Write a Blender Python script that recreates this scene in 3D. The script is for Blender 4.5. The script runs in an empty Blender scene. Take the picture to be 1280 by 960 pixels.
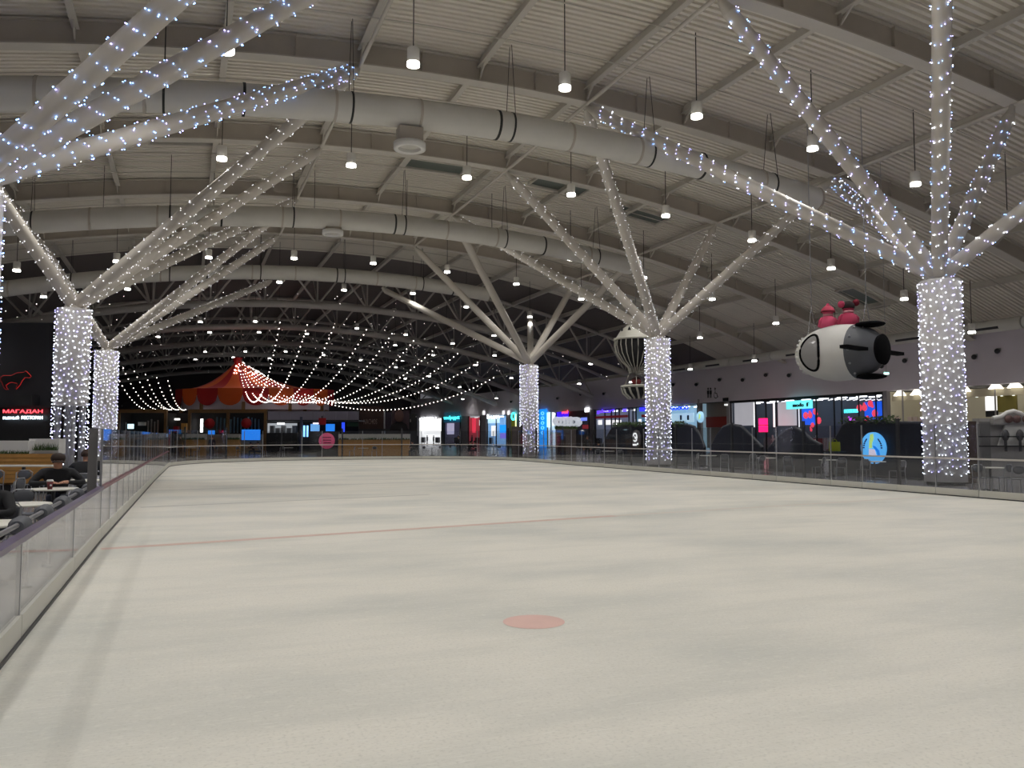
import bpy, bmesh, math, random
from mathutils import Vector, Matrix
random.seed(7)
PI = math.pi
sc = bpy.context.scene
COL = sc.collection

# ------------------------------------------------------------------ camera
FPX, YAW, PITCH, CAMH = 1024.5, 0.3787, 0.0629, 1.8
cF = Vector((math.sin(YAW)*math.cos(PITCH), math.cos(YAW)*math.cos(PITCH), math.sin(PITCH)))
cR = Vector((math.cos(YAW), -math.sin(YAW), 0)); cU = cR.cross(cF)
cam = bpy.data.cameras.new('camera'); cam.sensor_width = 36; cam.lens = 36*FPX/1280; cam.clip_end = 500; cam.clip_start = .05
camo = bpy.data.objects.new('camera', cam); COL.objects.link(camo)
camo.matrix_world = Matrix(((cR.x, cU.x, -cF.x, 0), (cR.y, cU.y, -cF.y, 0), (cR.z, cU.z, -cF.z, CAMH), (0, 0, 0, 1)))
sc.camera = camo
# ------------------------------------------------------------------ world, exposure
w = bpy.data.worlds.new('world'); sc.world = w; w.use_nodes = True
w.node_tree.nodes['Background'].inputs[0].default_value = (.55, .55, .6, 1)
w.node_tree.nodes['Background'].inputs[1].default_value = .17
sc.view_settings.view_transform = 'Standard'; sc.view_settings.look = 'None'
sc.view_settings.gamma = 1; sc.view_settings.use_curve_mapping = False
sc.view_settings.exposure = 0.08
LAMP_W = 680.0        # one pendant over the rink
LAMP_FAR_W = 170.0    # one pendant in the dim far hall

# pixel -> ray helpers (a pixel only gives a direction; the distance comes from the surface touched)
def ray(px, py): return cF + cR*((px-640)/FPX) + cU*((480-py)/FPX)
C0 = Vector((0, 0, CAMH))
def on_x(px, py, X): d = ray(px, py); return C0 + d*(X/d.x)
def on_y(px, py, Y): d = ray(px, py); return C0 + d*(Y/d.y)
def on_z(px, py, Z): d = ray(px, py); return C0 + d*((Z-CAMH)/d.z)
def at_depth(px, py, D): return C0 + ray(px, py)*D

# ------------------------------------------------------------------ materials
MATS = {}
def mat(name, col, rough=.6, metal=0, emit=None, es=0, spec=.5, noise=0, nscale=8, bump=0, sample=None):
    if name in MATS: return MATS[name]
    m = bpy.data.materials.new(name); m.use_nodes = True; nt = m.node_tree; b = nt.nodes['Principled BSDF']
    b.inputs['Base Color'].default_value = (*col, 1); b.inputs['Roughness'].default_value = rough
    b.inputs['Metallic'].default_value = metal; b.inputs['Specular IOR Level'].default_value = spec
    if emit: b.inputs['Emission Color'].default_value = (*emit, 1); b.inputs['Emission Strength'].default_value = es
    if noise or bump:
        tc = nt.nodes.new('ShaderNodeTexCoord'); n = nt.nodes.new('ShaderNodeTexNoise'); n.inputs['Scale'].default_value = nscale
        n.inputs['Detail'].default_value = 4; nt.links.new(tc.outputs['Object'], n.inputs['Vector'])
        if noise:
            r = nt.nodes.new('ShaderNodeMix'); r.data_type = 'RGBA'
            r.inputs[6].default_value = (*[c*(1-noise) for c in col], 1); r.inputs[7].default_value = (*[min(1, c*(1+noise)) for c in col], 1)
            nt.links.new(n.outputs['Fac'], r.inputs[0]); nt.links.new(r.outputs[2], b.inputs['Base Color'])
        if bump:
            bp = nt.nodes.new('ShaderNodeBump'); bp.inputs['Strength'].default_value = bump; nt.links.new(n.outputs['Fac'], bp.inputs['Height']); nt.links.new(bp.outputs['Normal'], b.inputs['Normal'])
    if sample: m.cycles.emission_sampling = sample
    MATS[name] = m; return m
def sr(r, g, b):
    f = lambda c: ((c/255+.055)/1.055)**2.4 if c > 10 else c/255/12.92
    return (f(r), f(g), f(b))
def glass_mat(name, tint=(.9, .93, .95), ior=1.5):
    m = bpy.data.materials.new(name); m.use_nodes = True; nt = m.node_tree; nt.nodes.clear()
    o = nt.nodes.new('ShaderNodeOutputMaterial'); mx = nt.nodes.new('ShaderNodeMixShader'); t = nt.nodes.new('ShaderNodeBsdfTransparent')
    g = nt.nodes.new('ShaderNodeBsdfGlossy'); f = nt.nodes.new('ShaderNodeFresnel'); f.inputs['IOR'].default_value = ior
    t.inputs['Color'].default_value = (*tint, 1); g.inputs['Roughness'].default_value = .03; g.inputs['Color'].default_value = (.9, .9, .92, 1)
    ge = nt.nodes.new('ShaderNodeNewGeometry'); mr = nt.nodes.new('ShaderNodeMapRange'); mr.inputs[3].default_value = ior; mr.inputs[4].default_value = 1/ior
    nt.links.new(ge.outputs['Backfacing'], mr.inputs[0]); nt.links.new(mr.outputs[0], f.inputs['IOR'])
    nt.links.new(f.outputs[0], mx.inputs[0]); nt.links.new(t.outputs[0], mx.inputs[1]); nt.links.new(g.outputs[0], mx.inputs[2]); nt.links.new(mx.outputs[0], o.inputs[0])
    MATS[name] = m; return m
GL = glass_mat('barrier_glass', (.93, .94, .95))
GLR = glass_mat('tinted_glass', (.86, .87, .89))
STEEL = mat('roof_steel', sr(200, 194, 184), .55, noise=.06, nscale=2)
BEAM = mat('beam_paint', sr(182, 173, 161), .6, noise=.1, nscale=1.5)
DECK = mat('deck_metal', sr(226, 220, 208), .5, noise=.05, nscale=1)
DUCT = mat('duct_metal', sr(205, 202, 195), .5, noise=.12, nscale=.8)
TRUSS = mat('truss_paint', sr(196, 190, 184), .6)
COLW = mat('column_wrap', sr(225, 222, 220), .6, noise=.06, nscale=.6)
BRANCH = mat('branch_paint', sr(205, 198, 188), .6, noise=.06, nscale=1)
LEDW = mat('led_white', (.9, .9, 1), .4, emit=(.82, .86, 1.0), es=9, sample='NONE')
LEDS = mat('led_soft', (.9, .9, 1), .4, emit=(.9, .88, .95), es=3.5, sample='NONE')
LEDB = mat('led_blue', (.3, .5, 1), .4, emit=(.22, .42, 1.0), es=9, sample='NONE')
LEDV = mat('led_violet', (.5, .5, 1), .4, emit=(.45, .42, 1.0), es=8, sample='NONE')
BULB = mat('bulb_warm', (1, .9, .8), .4, emit=(1, .88, .8), es=7, sample='NONE')
CABLE = mat('cable', (.03, .03, .03), .7)
LAMPB = mat('lamp_body', sr(235, 232, 226), .4)
LENS = mat('lamp_lens', (1, 1, 1), .4, emit=(1, .97, .9), es=14, sample='NONE')
METAL = mat('brushed_metal', sr(175, 175, 178), .35, .8)
DARKM = mat('dark_metal', sr(58, 58, 62), .45, .3)
KICK = mat('kick_white', sr(205, 203, 194), .5, noise=.05, nscale=3)
FLOORM = mat('mall_floor', sr(124, 122, 124), .22, noise=.12, nscale=.6)
BLACK = mat('black', (.012, .012, .014), .5)
NAVY = mat('navy_fabric', sr(26, 30, 44), .6, noise=.2, nscale=2)
WHITE = mat('white_paint', sr(228, 226, 222), .5)
FASC = mat('fascia_grey', sr(228, 220, 228), .7, noise=.04, nscale=.5)
WOOD = mat('wood_slat', sr(190, 140, 75), .5, noise=.25, nscale=5)
DWOOD = mat('wood_dark', sr(120, 88, 50), .6, noise=.2, nscale=3)
TABLE = mat('table_white', sr(225, 222, 212), .4)
GREYP = mat('grey_pad', sr(90, 92, 98), .6)
SKIN = mat('skin', sr(190, 140, 115), .55)
GREEN = mat('plant_green', sr(58, 84, 36), .6, noise=.4, nscale=6)
RED = mat('tent_red', sr(165, 10, 14), .7, noise=.1, nscale=1)
ORANGE = mat('tent_orange', sr(205, 82, 14), .7, noise=.1, nscale=1)

# ice: pale, streaked, scratched
def ice_material():
    m = bpy.data.materials.new('ice'); m.use_nodes = True; nt = m.node_tree; b = nt.nodes['Principled BSDF']; N = nt.nodes.new; L = nt.links.new
    tc = N('ShaderNodeTexCoord')
    def noise(sx, sy, scale, detail, rz=0):
        mp = N('ShaderNodeMapping'); mp.inputs['Scale'].default_value = (sx, sy, 1); mp.inputs['Rotation'].default_value = (0, 0, rz)
        n = N('ShaderNodeTexNoise'); n.inputs['Scale'].default_value = scale; n.inputs['Detail'].default_value = detail
        L(tc.outputs['Object'], mp.inputs['Vector']); L(mp.outputs[0], n.inputs['Vector']); return n
    n1 = noise(.7, 1.2, .38, 8, .3); n2 = noise(.35, 2.2, 1.2, 6, -.15); n3 = noise(1, 1, 14, 6)
    n4 = noise(3, 60, 1.0, 3, .5); n5 = noise(3, 60, 1.1, 3, -.7)
    def mix(a, bb, fac_node, lo, hi, amt=1):
        mr = N('ShaderNodeMapRange'); mr.inputs[1].default_value = lo; mr.inputs[2].default_value = hi; mr.inputs[4].default_value = amt
        L(fac_node.outputs['Fac'], mr.inputs[0]); mx = N('ShaderNodeMix'); mx.data_type = 'RGBA'; L(mr.outputs[0], mx.inputs[0])
        if isinstance(a, tuple): mx.inputs[6].default_value = (*a, 1)
        else: L(a, mx.inputs[6])
        mx.inputs[7].default_value = (*bb, 1); return mx.outputs[2]
    c = mix(sr(229, 225, 215), sr(203, 203, 196), n1, .42, .68)
    c = mix(c, sr(188, 189, 182), n2, .5, .78, .3)
    c = mix(c, sr(238, 236, 226), n3, .55, .8, .5)
    c = mix(c, sr(240, 238, 230), n4, .6, .7, .5)
    c = mix(c, sr(190, 188, 180), n5, .64, .74, .5)
    n6 = noise(1, 1, 38, 8); n7 = noise(2, 90, 1.7, 4, 1.1)
    c = mix(c, sr(196, 194, 184), n6, .52, .72, .55); c = mix(c, sr(246, 245, 238), n7, .62, .7, .5)
    L(c, b.inputs['Base Color']); b.inputs['Roughness'].default_value = .5; b.inputs['Specular IOR Level'].default_value = .18
    bp = N('ShaderNodeBump'); bp.inputs['Strength'].default_value = .12; L(n3.outputs['Fac'], bp.inputs['Height']); L(bp.outputs[0], b.inputs['Normal'])
    return m
ICE = ice_material()

# ------------------------------------------------------------------ mesh helpers
class MB:
    def __init__(s): s.v = []; s.f = []; s.m = []; s.smooth = []
    def add(s, vs, fs, mi=0, sm=False):
        o = len(s.v); s.v += [tuple(v) for v in vs]; s.f += [tuple(i+o for i in f) for f in fs]; s.m += [mi]*len(fs); s.smooth += [sm]*len(fs); return s
    def box(s, x0, x1, y0, y1, z0, z1, mi=0, M=None):
        vs = [Vector((x, y, z)) for z in (z0, z1) for y in (y0, y1) for x in (x0, x1)]
        if M: vs = [M @ v for v in vs]
        return s.add(vs, [(0, 2, 3, 1), (4, 5, 7, 6), (0, 1, 5, 4), (2, 6, 7, 3), (0, 4, 6, 2), (1, 3, 7, 5)], mi)
    def tube(s, pts, r, n=8, mi=0, caps=True, sm=True):
        pts = [Vector(p) for p in pts]; rs = r if isinstance(r, (list, tuple)) else [r]*len(pts); vs = []; k = len(pts)
        for i, p in enumerate(pts):
            d = (pts[min(i+1, k-1)]-pts[max(i-1, 0)]).normalized()
            a = d.orthogonal() if abs(d.z) > .95 else d.cross(Vector((0, 0, 1)))
            a.normalize(); b = d.cross(a)
            vs += [p + (a*math.cos(2*PI*j/n)+b*math.sin(2*PI*j/n))*rs[i] for j in range(n)]
        fs = [(i*n+j, i*n+(j+1) % n, (i+1)*n+(j+1) % n, (i+1)*n+j) for i in range(k-1) for j in range(n)]
        s.add(vs, fs, mi, sm)
        if caps: s.add(vs[:n], [tuple(range(n))[::-1]], mi); s.add(vs[-n:], [tuple(range(n))], mi)
        return s
    def lathe(s, prof, n=16, mi=0, M=None, sm=True, a0=0, a1=2*PI):
        full = abs(a1-a0-2*PI) < 1e-6; q = n if full else n+1
        vs = [Vector((r*math.cos(a0+(a1-a0)*j/n), r*math.sin(a0+(a1-a0)*j/n), z)) for r, z in prof for j in range(q)]
        if M: vs = [M @ v for v in vs]
        fs = [(i*q+j, i*q+(j+1) % q, (i+1)*q+(j+1) % q, (i+1)*q+j) for i in range(len(prof)-1) for j in range(n)]
        return s.add(vs, fs, mi, sm)
    def prism(s, outline, t, M=None, mi=0):
        """outline in local (x,z), thickness t along y"""
        n = len(outline); vs = [Vector((x, -t/2, z)) for x, z in outline]+[Vector((x, t/2, z)) for x, z in outline]
        if M: vs = [M @ v for v in vs]
        return s.add(vs, [tuple(range(n)), tuple(range(2*n-1, n-1, -1))]+[(i, i+n, (i+1) % n+n, (i+1) % n) for i in range(n)], mi)
    def bead(s, c, r, mi=0):
        x, y, z = c
        return s.add([(x+r, y, z), (x-r, y, z), (x, y+r, z), (x, y-r, z), (x, y, z+r), (x, y, z-r)],
                     [(0, 2, 4), (2, 1, 4), (1, 3, 4), (3, 0, 4), (2, 0, 5), (1, 2, 5), (3, 1, 5), (0, 3, 5)], mi)
    def ball(s, c, r, n=12, mi=0, sc3=(1, 1, 1), M=None):
        k = n//2; vs = []
        for i in range(k+1):
            for j in range(n):
                a = PI*i/k; v = Vector((r*sc3[0]*math.sin(a)*math.cos(2*PI*j/n), r*sc3[1]*math.sin(a)*math.sin(2*PI*j/n), r*sc3[2]*math.cos(a)))
                vs.append((M @ v if M else v)+Vector(c))
        return s.add(vs, [(i*n+j, (i+1)*n+j, (i+1)*n+(j+1) % n, i*n+(j+1) % n) for i in range(k) for j in range(n)], mi, True)
    def mesh(s, name, mats):
        me = bpy.data.meshes.new(name); me.from_pydata(s.v, [], s.f)
        for m in (mats if isinstance(mats, (list, tuple)) else [mats]): me.materials.append(m)
        me.polygons.foreach_set('material_index', s.m); me.polygons.foreach_set('use_smooth', s.smooth); me.update(); return me
    def build(s, name, mats, parent=None, loc=None):
        return link(name, s.mesh(name, mats), parent, loc)
def link(name, data, parent=None, loc=None, rz=0):
    o = bpy.data.objects.new(name, data); COL.objects.link(o)
    if parent: o.parent = parent
    if loc is not None: o.location = loc
    if rz: o.rotation_euler.z = rz
    return o
def tag(o, label=None, cat=None, group=None, kind=None):
    if label: o['label'] = label
    if cat: o['category'] = cat
    if group: o['group'] = group
    if kind: o['kind'] = kind
    return o
def thing(name, label, cat, loc=(0, 0, 0), rz=0, group=None): return tag(link(name, None, None, loc, rz), label, cat, group)
def copy_tree(o, parent=None):
    c = o.copy(); COL.objects.link(c); c.parent = parent
    for ch in o.children: copy_tree(ch, c)
    return c
def text_mesh(s, size, extrude=.03):
    cu = bpy.data.curves.new('t', 'FONT'); cu.body = s; cu.size = size; cu.extrude = extrude; cu.align_x = 'CENTER'; cu.align_y = 'CENTER'; cu.resolution_u = 2
    o = bpy.data.objects.new('t', cu); COL.objects.link(o); dg = bpy.context.evaluated_depsgraph_get(); dg.update()
    me = bpy.data.meshes.new_from_object(o.evaluated_get(dg)); bpy.data.objects.remove(o); me.name = 'letters'; return me
def text(name, s, width, height, m, M, parent=None, extrude=.03):
    if ' ' in s:
        n_ = len(s); i = 0
        for wd in s.split(' '):
            text(name, wd, width*len(wd)/n_, height, m, M @ Matrix.Translation((width*((i+len(wd)/2)/n_-.5), 0, 0)), parent, extrude); i += len(wd)+1
        return
    """letters stretched to width x height, facing local -y of M"""
    me = text_mesh(s, 1, extrude); xs = [v.co.x for v in me.vertices]; ys = [v.co.y for v in me.vertices]
    cx, cy = (max(xs)+min(xs))/2, (max(ys)+min(ys))/2; sx, sy = width/(max(xs)-min(xs)), height/(max(ys)-min(ys))
    for v in me.vertices: v.co = M @ Vector(((v.co.x-cx)*sx, -v.co.z, (v.co.y-cy)*sy))
    me.materials.clear(); me.materials.append(m); return link(name, me, parent)

# ------------------------------------------------------------------ roof geometry
XC, ZA, KR = 11.23, 16.71, .004916
def roof(x): return ZA-KR*(x-XC)**2          # underside of the arched beams
Y0, S = 22.23, 9.84
BY = [Y0+S*k for k in (-3, -2, -1, 0, 1, 2, 3, 4)]; BY[2] += 1.0
XL, XR, HC = -4.86, 26.0, 7.55
PX = [XC-2.52+5.04*k for k in range(-7, 9)]   # bay edges follow the purlin lines
PURL = [XC+5.06*k for k in range(-8, 9)]
XMIN, XMAX = PURL[0], PURL[-1]+.4
YEND = 168

# ================================================================== STRUCTURE
floor = tag(MB().box(-32, 60, -14, YEND+2, -.3, -.012).build('floor', FLOORM), kind='structure')
# ice outline (rounded far corners)
def corner(cx, cy, r, a0, a1, n): return [(cx+r*math.cos(a0+(a1-a0)*i/n), cy+r*math.sin(a0+(a1-a0)*i/n)) for i in range(n+1)]
BL, BR, BF = -1.33, 21.0, 62.0
def right_x(y): return 20.85+.029*(y+0)
path_left_low = [(BL, 1.0), (BL, 15.85)]
RB = 11.0; RB2 = 8.0
cl = corner(BL+.45+RB, BF-RB, RB, PI, PI/2, 14)
rx = right_x(BF-RB2)
cr_ = corner(rx-RB2, BF-RB2, RB2, PI/2, 0, 10)
path_left_tall = [(BL, 15.85), (BL+.2, 36), cl[0]]
path_far = cl+cr_+[(right_x(20), 20), (right_x(-4), -4)]
outline = [(BL, -9)]+path_left_tall+path_far[1:]+[(right_x(-9), -9)]
ice = MB(); n = len(outline)
ice.add([(x, y, 0) for x, y in outline]+[(x, y, -.05) for x, y in outline], [tuple(range(n))[::-1]]+[(i, (i+1) % n, (i+1) % n+n, i+n) for i in range(n)])
me = ice.mesh('floor_ice', ICE)
bm = bmesh.new(); bm.from_mesh(me); bmesh.ops.recalc_face_normals(bm, faces=bm.faces); bm.to_mesh(me); bm.free()
icef = tag(link('floor_ice', me), kind='structure')
REDL = mat('ice_red', sr(228, 190, 180), .5, noise=.12, nscale=3); GRYL = mat('ice_grey_line', sr(180, 178, 172), .5, noise=.1, nscale=2)
REDF = mat('ice_red_faint', sr(216, 188, 176), .5, noise=.08, nscale=3)
def strip(name, a, b, wd, m, z=.002):
    a, b = Vector((*a, 0)), Vector((*b, 0)); d = (b-a).normalized(); q = Vector((-d.y, d.x, 0))*wd/2
    return MB().add([v+Vector((0, 0, z)) for v in (a-q, b-q, b+q, a+q)], [(0, 1, 2, 3)]).build(name, m, icef)
strip('centre_line', (-1.2, 14.65), (9, 16.4), .24, REDF); strip('ice_line', (9, 16.4), (20, 18.0), .16, mat('ice_line_pale', sr(215, 205, 194), .5))
strip('ice_line', (-1.0, 22.7), (7, 24.4), .16, GRYL); strip('ice_line', (-1.0, 29.5), (9, 31), .18, GRYL); strip('ice_line', (12, 31), (21.5, 34), .14, GRYL)
MB().add([(3.18+.3*math.cos(2*PI*i/40), 7.42+.3*math.sin(2*PI*i/40), .002) for i in range(40)], [tuple(range(40))]).build('face_off_dot', REDL, icef)

# ---- ceiling: deck panels, beams, purlins, ties
ceil = tag(link('ceiling', None), kind='structure')
DECKF = mat('deck_dark', sr(112, 104, 102), .7)  # far deck panels: the hall's low light is put into this darker colour
def deck_mesh(x0, x1, ly, dm=DECK):
    mb = MB(); p = .32; nr = int(ly/p); p = ly/nr; prof = []
    for i in range(nr): prof += [(i*p, 0), (i*p+p*.5, 0), (i*p+p*.58, .13), (i*p+p*.92, .13)]
    prof.append((ly, 0)); ns = 4; q = len(prof)
    vs = [(x0+(x1-x0)*i/ns, y, roof(x0+(x1-x0)*i/ns)+1.02+z) for i in range(ns+1) for y, z in prof]
    return mb.add(vs, [(i*q+j, i*q+j+1, (i+1)*q+j+1, (i+1)*q+j) for i in range(ns) for j in range(q-1)]).mesh('deck_panel', dm)
for i in range(len(PURL)-1):
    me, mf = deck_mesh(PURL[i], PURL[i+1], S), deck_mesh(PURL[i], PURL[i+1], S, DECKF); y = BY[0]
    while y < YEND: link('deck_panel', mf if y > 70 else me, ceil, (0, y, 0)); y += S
def arch_mesh():
    web, NS = MB(), 48
    xs = [XMIN+(XMAX-XMIN)*i/NS for i in range(NS+1)]
    for hw, zb, zt in ((.11, .05, .92), (.30, 0, .06), (.24, .9, .97)):
        vs = []
        for x in xs:
            z = roof(x); vs += [(x, -hw, z+zb), (x, hw, z+zb), (x, hw, z+zt), (x, -hw, z+zt)]
        web.add(vs, [(i*4+j, i*4+(j+1) % 4, (i+1)*4+(j+1) % 4, (i+1)*4+j) for i in range(NS) for j in range(4)], 0 if hw < .2 else 1)
    for x in PURL+[p+2.53 for p in PURL[:-1]]: web.box(x-.015, x+.015, -.27, .27, roof(x)+.05, roof(x)+.92, 0)
    return web.mesh('arch_beam', [BEAM, STEEL])
am = arch_mesh()
for y in BY: link('arch_beam', am, ceil, (0, y, 0))
for x in PURL:
    mb = MB(); z = roof(x); a, b = BY[0], YEND
    mb.box(x-.04, x+.04, a, b, z+.66, z+1.0); mb.box(x-.13, x+.13, a, b, z+.62, z+.67); mb.build('purlin', STEEL, ceil)
    # knee bracket where each purlin meets a beam
    kb = MB()
    for y in BY[2:]:
        for s in (-1, 1): kb.add([(x-.03, y+s*.1, z+.06), (x+.03, y+s*.1, z+.06), (x+.03, y+s*.9, z+.64), (x-.03, y+s*.9, z+.64), (x-.03, y+s*.1, z+.16), (x+.03, y+s*.1, z+.16), (x+.03, y+s*.75, z+.64), (x-.03, y+s*.75, z+.64)], [(0, 1, 2, 3), (7, 6, 5, 4), (0, 3, 7, 4), (1, 5, 6, 2)])
    kb.build('knee_bracket', STEEL, ceil)
NODE_IN = 5.08; XI_R, XI_L = XC+NODE_IN, XC-NODE_IN; XO_R, XO_L = XR+4.29, XL-4.29
for x in (XI_L, XI_R, XO_L, XO_R):
    MB().tube([(x, BY[0], roof(x)-.02), (x, BY[-1], roof(x)-.02)], .085, 8).build('tie_tube', STEEL, ceil)
for y in BY:   # thin sprinkler pipes across the deck
    for dy in (3.3, 6.6):
        MB().tube([(XMIN+(XMAX-XMIN)*i/24, y+dy, roof(XMIN+(XMAX-XMIN)*i/24)+.45) for i in range(25)], .03, 5).build('sprinkler_pipe', STEEL, ceil)
HATCH = mat('hatch_glass', sr(92, 100, 92), .3)
for px, py in ((545, 207), (800, 268), (232, 172), (1078, 372), (700, 232)):
    d = ray(px, py); p = None
    for t in range(200, 1200):
        q = C0+d*(t*.1)
        if q.z > roof(q.x)+.9: p = q; break
    hm = MB(); a = math.atan(-2*KR*(p.x-XC)); M = Matrix.Translation((p.x, p.y, roof(p.x)+.92)) @ Matrix.Rotation(-a, 4, 'Y')
    h = hm.box(-1.7, 1.7, -.8, .8, 0, .04, 0, M).build('smoke_hatch', HATCH, ceil)
    fr = MB()
    for x0, x1, y0, y1 in ((-1.8, 1.8, -.9, -.8), (-1.8, 1.8, .8, .9), (-1.8, -1.7, -.8, .8), (1.7, 1.8, -.8, .8)): fr.box(x0, x1, y0, y1, -.12, .06, 0, M)
    fr.build('hatch_frame', STEEL, h)
# ---- far hall tubular trusses
def truss_mesh():
    mb = MB(); NS = 34; xs = [XMIN+(XMAX-XMIN)*i/NS for i in range(NS+1)]; D = 2.9
    mb.tube([(x, 0, roof(x)+.75) for x in xs], .2, 7); mb.tube([(x, 0, roof(x)-D+.4) for x in xs[1:-1]], .34, 8)
    st = 2
    for i in range(1, NS-st, st):
        a, b = xs[i], xs[min(i+st, NS-1)]; m_ = (a+b)/2; zt, zb = .75, -D+.4
        mb.tube([(a, 0, roof(a)+zb), (m_, 0, roof(m_)+zt)], .1, 5, caps=False); mb.tube([(b, 0, roof(b)+zb), (m_, 0, roof(m_)+zt)], .1, 5, caps=False)
        mb.tube([(a, 0, roof(a)+zb), (a, 0, roof(a)+zt)], .075, 5, caps=False)
        mb.tube([(a, 0, roof(a)+zb), (a, 3.2, roof(a)+zt-.1)], .075, 5, caps=False)
    return mb.mesh('roof_truss', TRUSS)
tm = truss_mesh()
for k in range(6): link('roof_truss', tm, ceil, (0, 79+17.3*k, 0))
# ---- walls
WPOLY = [Vector((52, -14, 0)), Vector((52, 112, 0)), Vector((44, 168, 0))]
FB, FT = 5.35, 9.3
def wall_at(px, off=0.0):
    """plan point on the shop wall seen in column px"""
    d = ray(px, 545); d = Vector((d.x, d.y, 0))
    for a, b in zip(WPOLY, WPOLY[1:]):
        t = (b-a).normalized(); nn = Vector((t.y, -t.x, 0)); a2 = a+nn*off
        den = d.dot(nn); s = a2.dot(nn)/den; p = d*s
        if (p-a2).dot(t) <= (b-a).length+.5: return p, t, nn
    return p, t, nn
wr = tag(link('wall_right', None), kind='structure')
for i, (a, b) in enumerate(zip(WPOLY, WPOLY[1:])):
    t = (b-a).normalized(); L = (b-a).length; M = Matrix.Translation(a) @ Matrix.Rotation(math.atan2(t.y, t.x), 4, 'Z')
    MB().box(0, L, -.35, 0, FB, FT, 0, M).build('fascia_panel', FASC, wr)
    MB().box(0, L, -4.3, -4.0, 0, FT, 0, M).build('backing', mat('shop_back', sr(70, 70, 76), .7), wr)
    MB().box(0, L, -4.1, -.3, FB-.02, FB+.1, 0, M).build('soffit', mat('soffit', sr(55, 55, 60), .7), wr)
tag(MB().box(-32, 46, YEND, YEND+.4, 0, 18).build('wall_back', mat('wall_dark', sr(70, 64, 64), .8)), kind='structure')
tag(MB().box(-29.6, -29.2, -8, YEND, 0, 10).build('wall_left', mat('wall_dark2', sr(74, 72, 76), .8)), kind='structure')

# ================================================================== TREE COLUMNS
def tree(x, y, label, side, blue, lit_branches=True, bare_base=False):
    t = thing('tree_column', label, 'column', (0, 0, 0), 0, 'branching roof columns')
    r = .72; z0 = 3.15 if bare_base else .12
    MB().lathe([(0, HC), (r*.98, HC), (r, HC-.03), (r, z0), (0, z0)], 28, 0, Matrix.Translation((x, y, 0))).build('column_wrap', COLW, t)
    if bare_base:
        for a in (.3, 1.9, 3.4, 5.0): MB().tube([(x+.5*math.cos(a), y+.5*math.sin(a), 0), (x+.5*math.cos(a), y+.5*math.sin(a), z0)], .14, 8).build('base_post', METAL, t)
        MB().lathe([(0, .05), (.95, .05), (.95, 0)], 24, 0, Matrix.Translation((x, y, 0))).build('base_plate', DARKM, t)
    else:
        MB().lathe([(0, .12), (r*.9, .12), (r*.9, 0)], 24, 0, Matrix.Translation((x, y, 0))).build('column_foot', DARKM, t)
    MB().lathe([(0, HC+.5), (.3, HC+.45), (.42, HC), (.42, HC-.05)], 16, 0, Matrix.Translation((x, y, 0))).build('hub', BRANCH, t)
    led = MB(); rnd = random.Random(int(x*100+y)); hub = Vector((x, y, HC+.15))
    xi, xo = (XI_R, XO_R) if side > 0 else (XI_L, XO_L)
    if lit_branches is not None:
        for bx in (xi, xo):
            for k in (-1, 0, 1):
                yy = min(BY, key=lambda q: abs(q-(y+k*S))); e = Vector((bx, yy, roof(bx)-.1))
                d = (e-hub).normalized(); p0 = hub+d*.25
                e2 = e-d*.55
                if y+k*S > BY[-1]+2: e2 = Vector((bx, y+k*S, roof(bx)-1.9)); e = e2
                br = MB().tube([p0, p0+(e2-p0)*.5, e2], [.27, .27, .25], 14).build('branch', BRANCH, t)
                MB().tube([e2-d*.05, e2+d*.45], [.25, .12], 10).tube([e2+d*.3, e+Vector((0, 0, .12))], .12, 8).build('node_joint', STEEL, br)
                if lit_branches and not (k == -1 and y < 20):
                    a = d.orthogonal().normalized(); b = d.cross(a); Lb = (e2-p0).length; nb = int(Lb*(20 if blue else 15))
                    for i in range(nb):
                        f = (i+rnd.random()*.6)/nb; an = f*Lb*11+rnd.uniform(-.5, .5)
                        led.bead(p0+(e2-p0)*f+(a*math.cos(an)+b*math.sin(an))*.30, rnd.uniform(.014, .022)*(1 if y < 30 else .95), (rnd.choice((0, 1, 2)) if blue == 1 else rnd.choice((1, 1, 2, 1)) if blue == 2 else 3))
    ns = 26
    for j in range(ns):
        an = 2*PI*(j+rnd.random()*.5)/ns; z = HC-rnd.random()*.2; zend = .35 if not bare_base else rnd.uniform(.3, 1.2)
        while z > zend:
            if z < z0 and rnd.random() < .3: z -= .1
            led.bead((x+(r+.035)*math.cos(an+(dj := rnd.uniform(-.1, .1))), y+(r+.035)*math.sin(an+dj), z), rnd.uniform(.014, .021)*(1 if y < 30 else 1.1), rnd.choice((0, 0, 0, 2)) if blue != 2 else rnd.choice((0, 1, 2)))
            z -= rnd.uniform(.2, .34)
    tag(led.build('fairy_lights', [LEDW, LEDB, LEDV, LEDS], t), kind='stuff')
    return t
tree(XR, Y0, 'tall white column with blue-violet fairy lights beside the hanging rocket', 1, 1)
tree(XR, Y0+2*S, 'fairy-lit white branching column in front of the hanging balloon', 1, 0)
tree(XR, Y0+4*S, 'farthest branching column on the shop side, with unlit branches', 1, 0, False)
tree(XL, Y0, 'nearest branching column at the cafe edge, its branches dotted blue', -1, 2)
tree(XL, Y0+2*S, 'wide fairy-lit column with bare steel posts below, beside seated people', -1, 0, True, True)
tree(XL-.2, Y0+4*S, 'fairy-lit column standing just behind the wide lit column', -1, 0)

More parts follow.
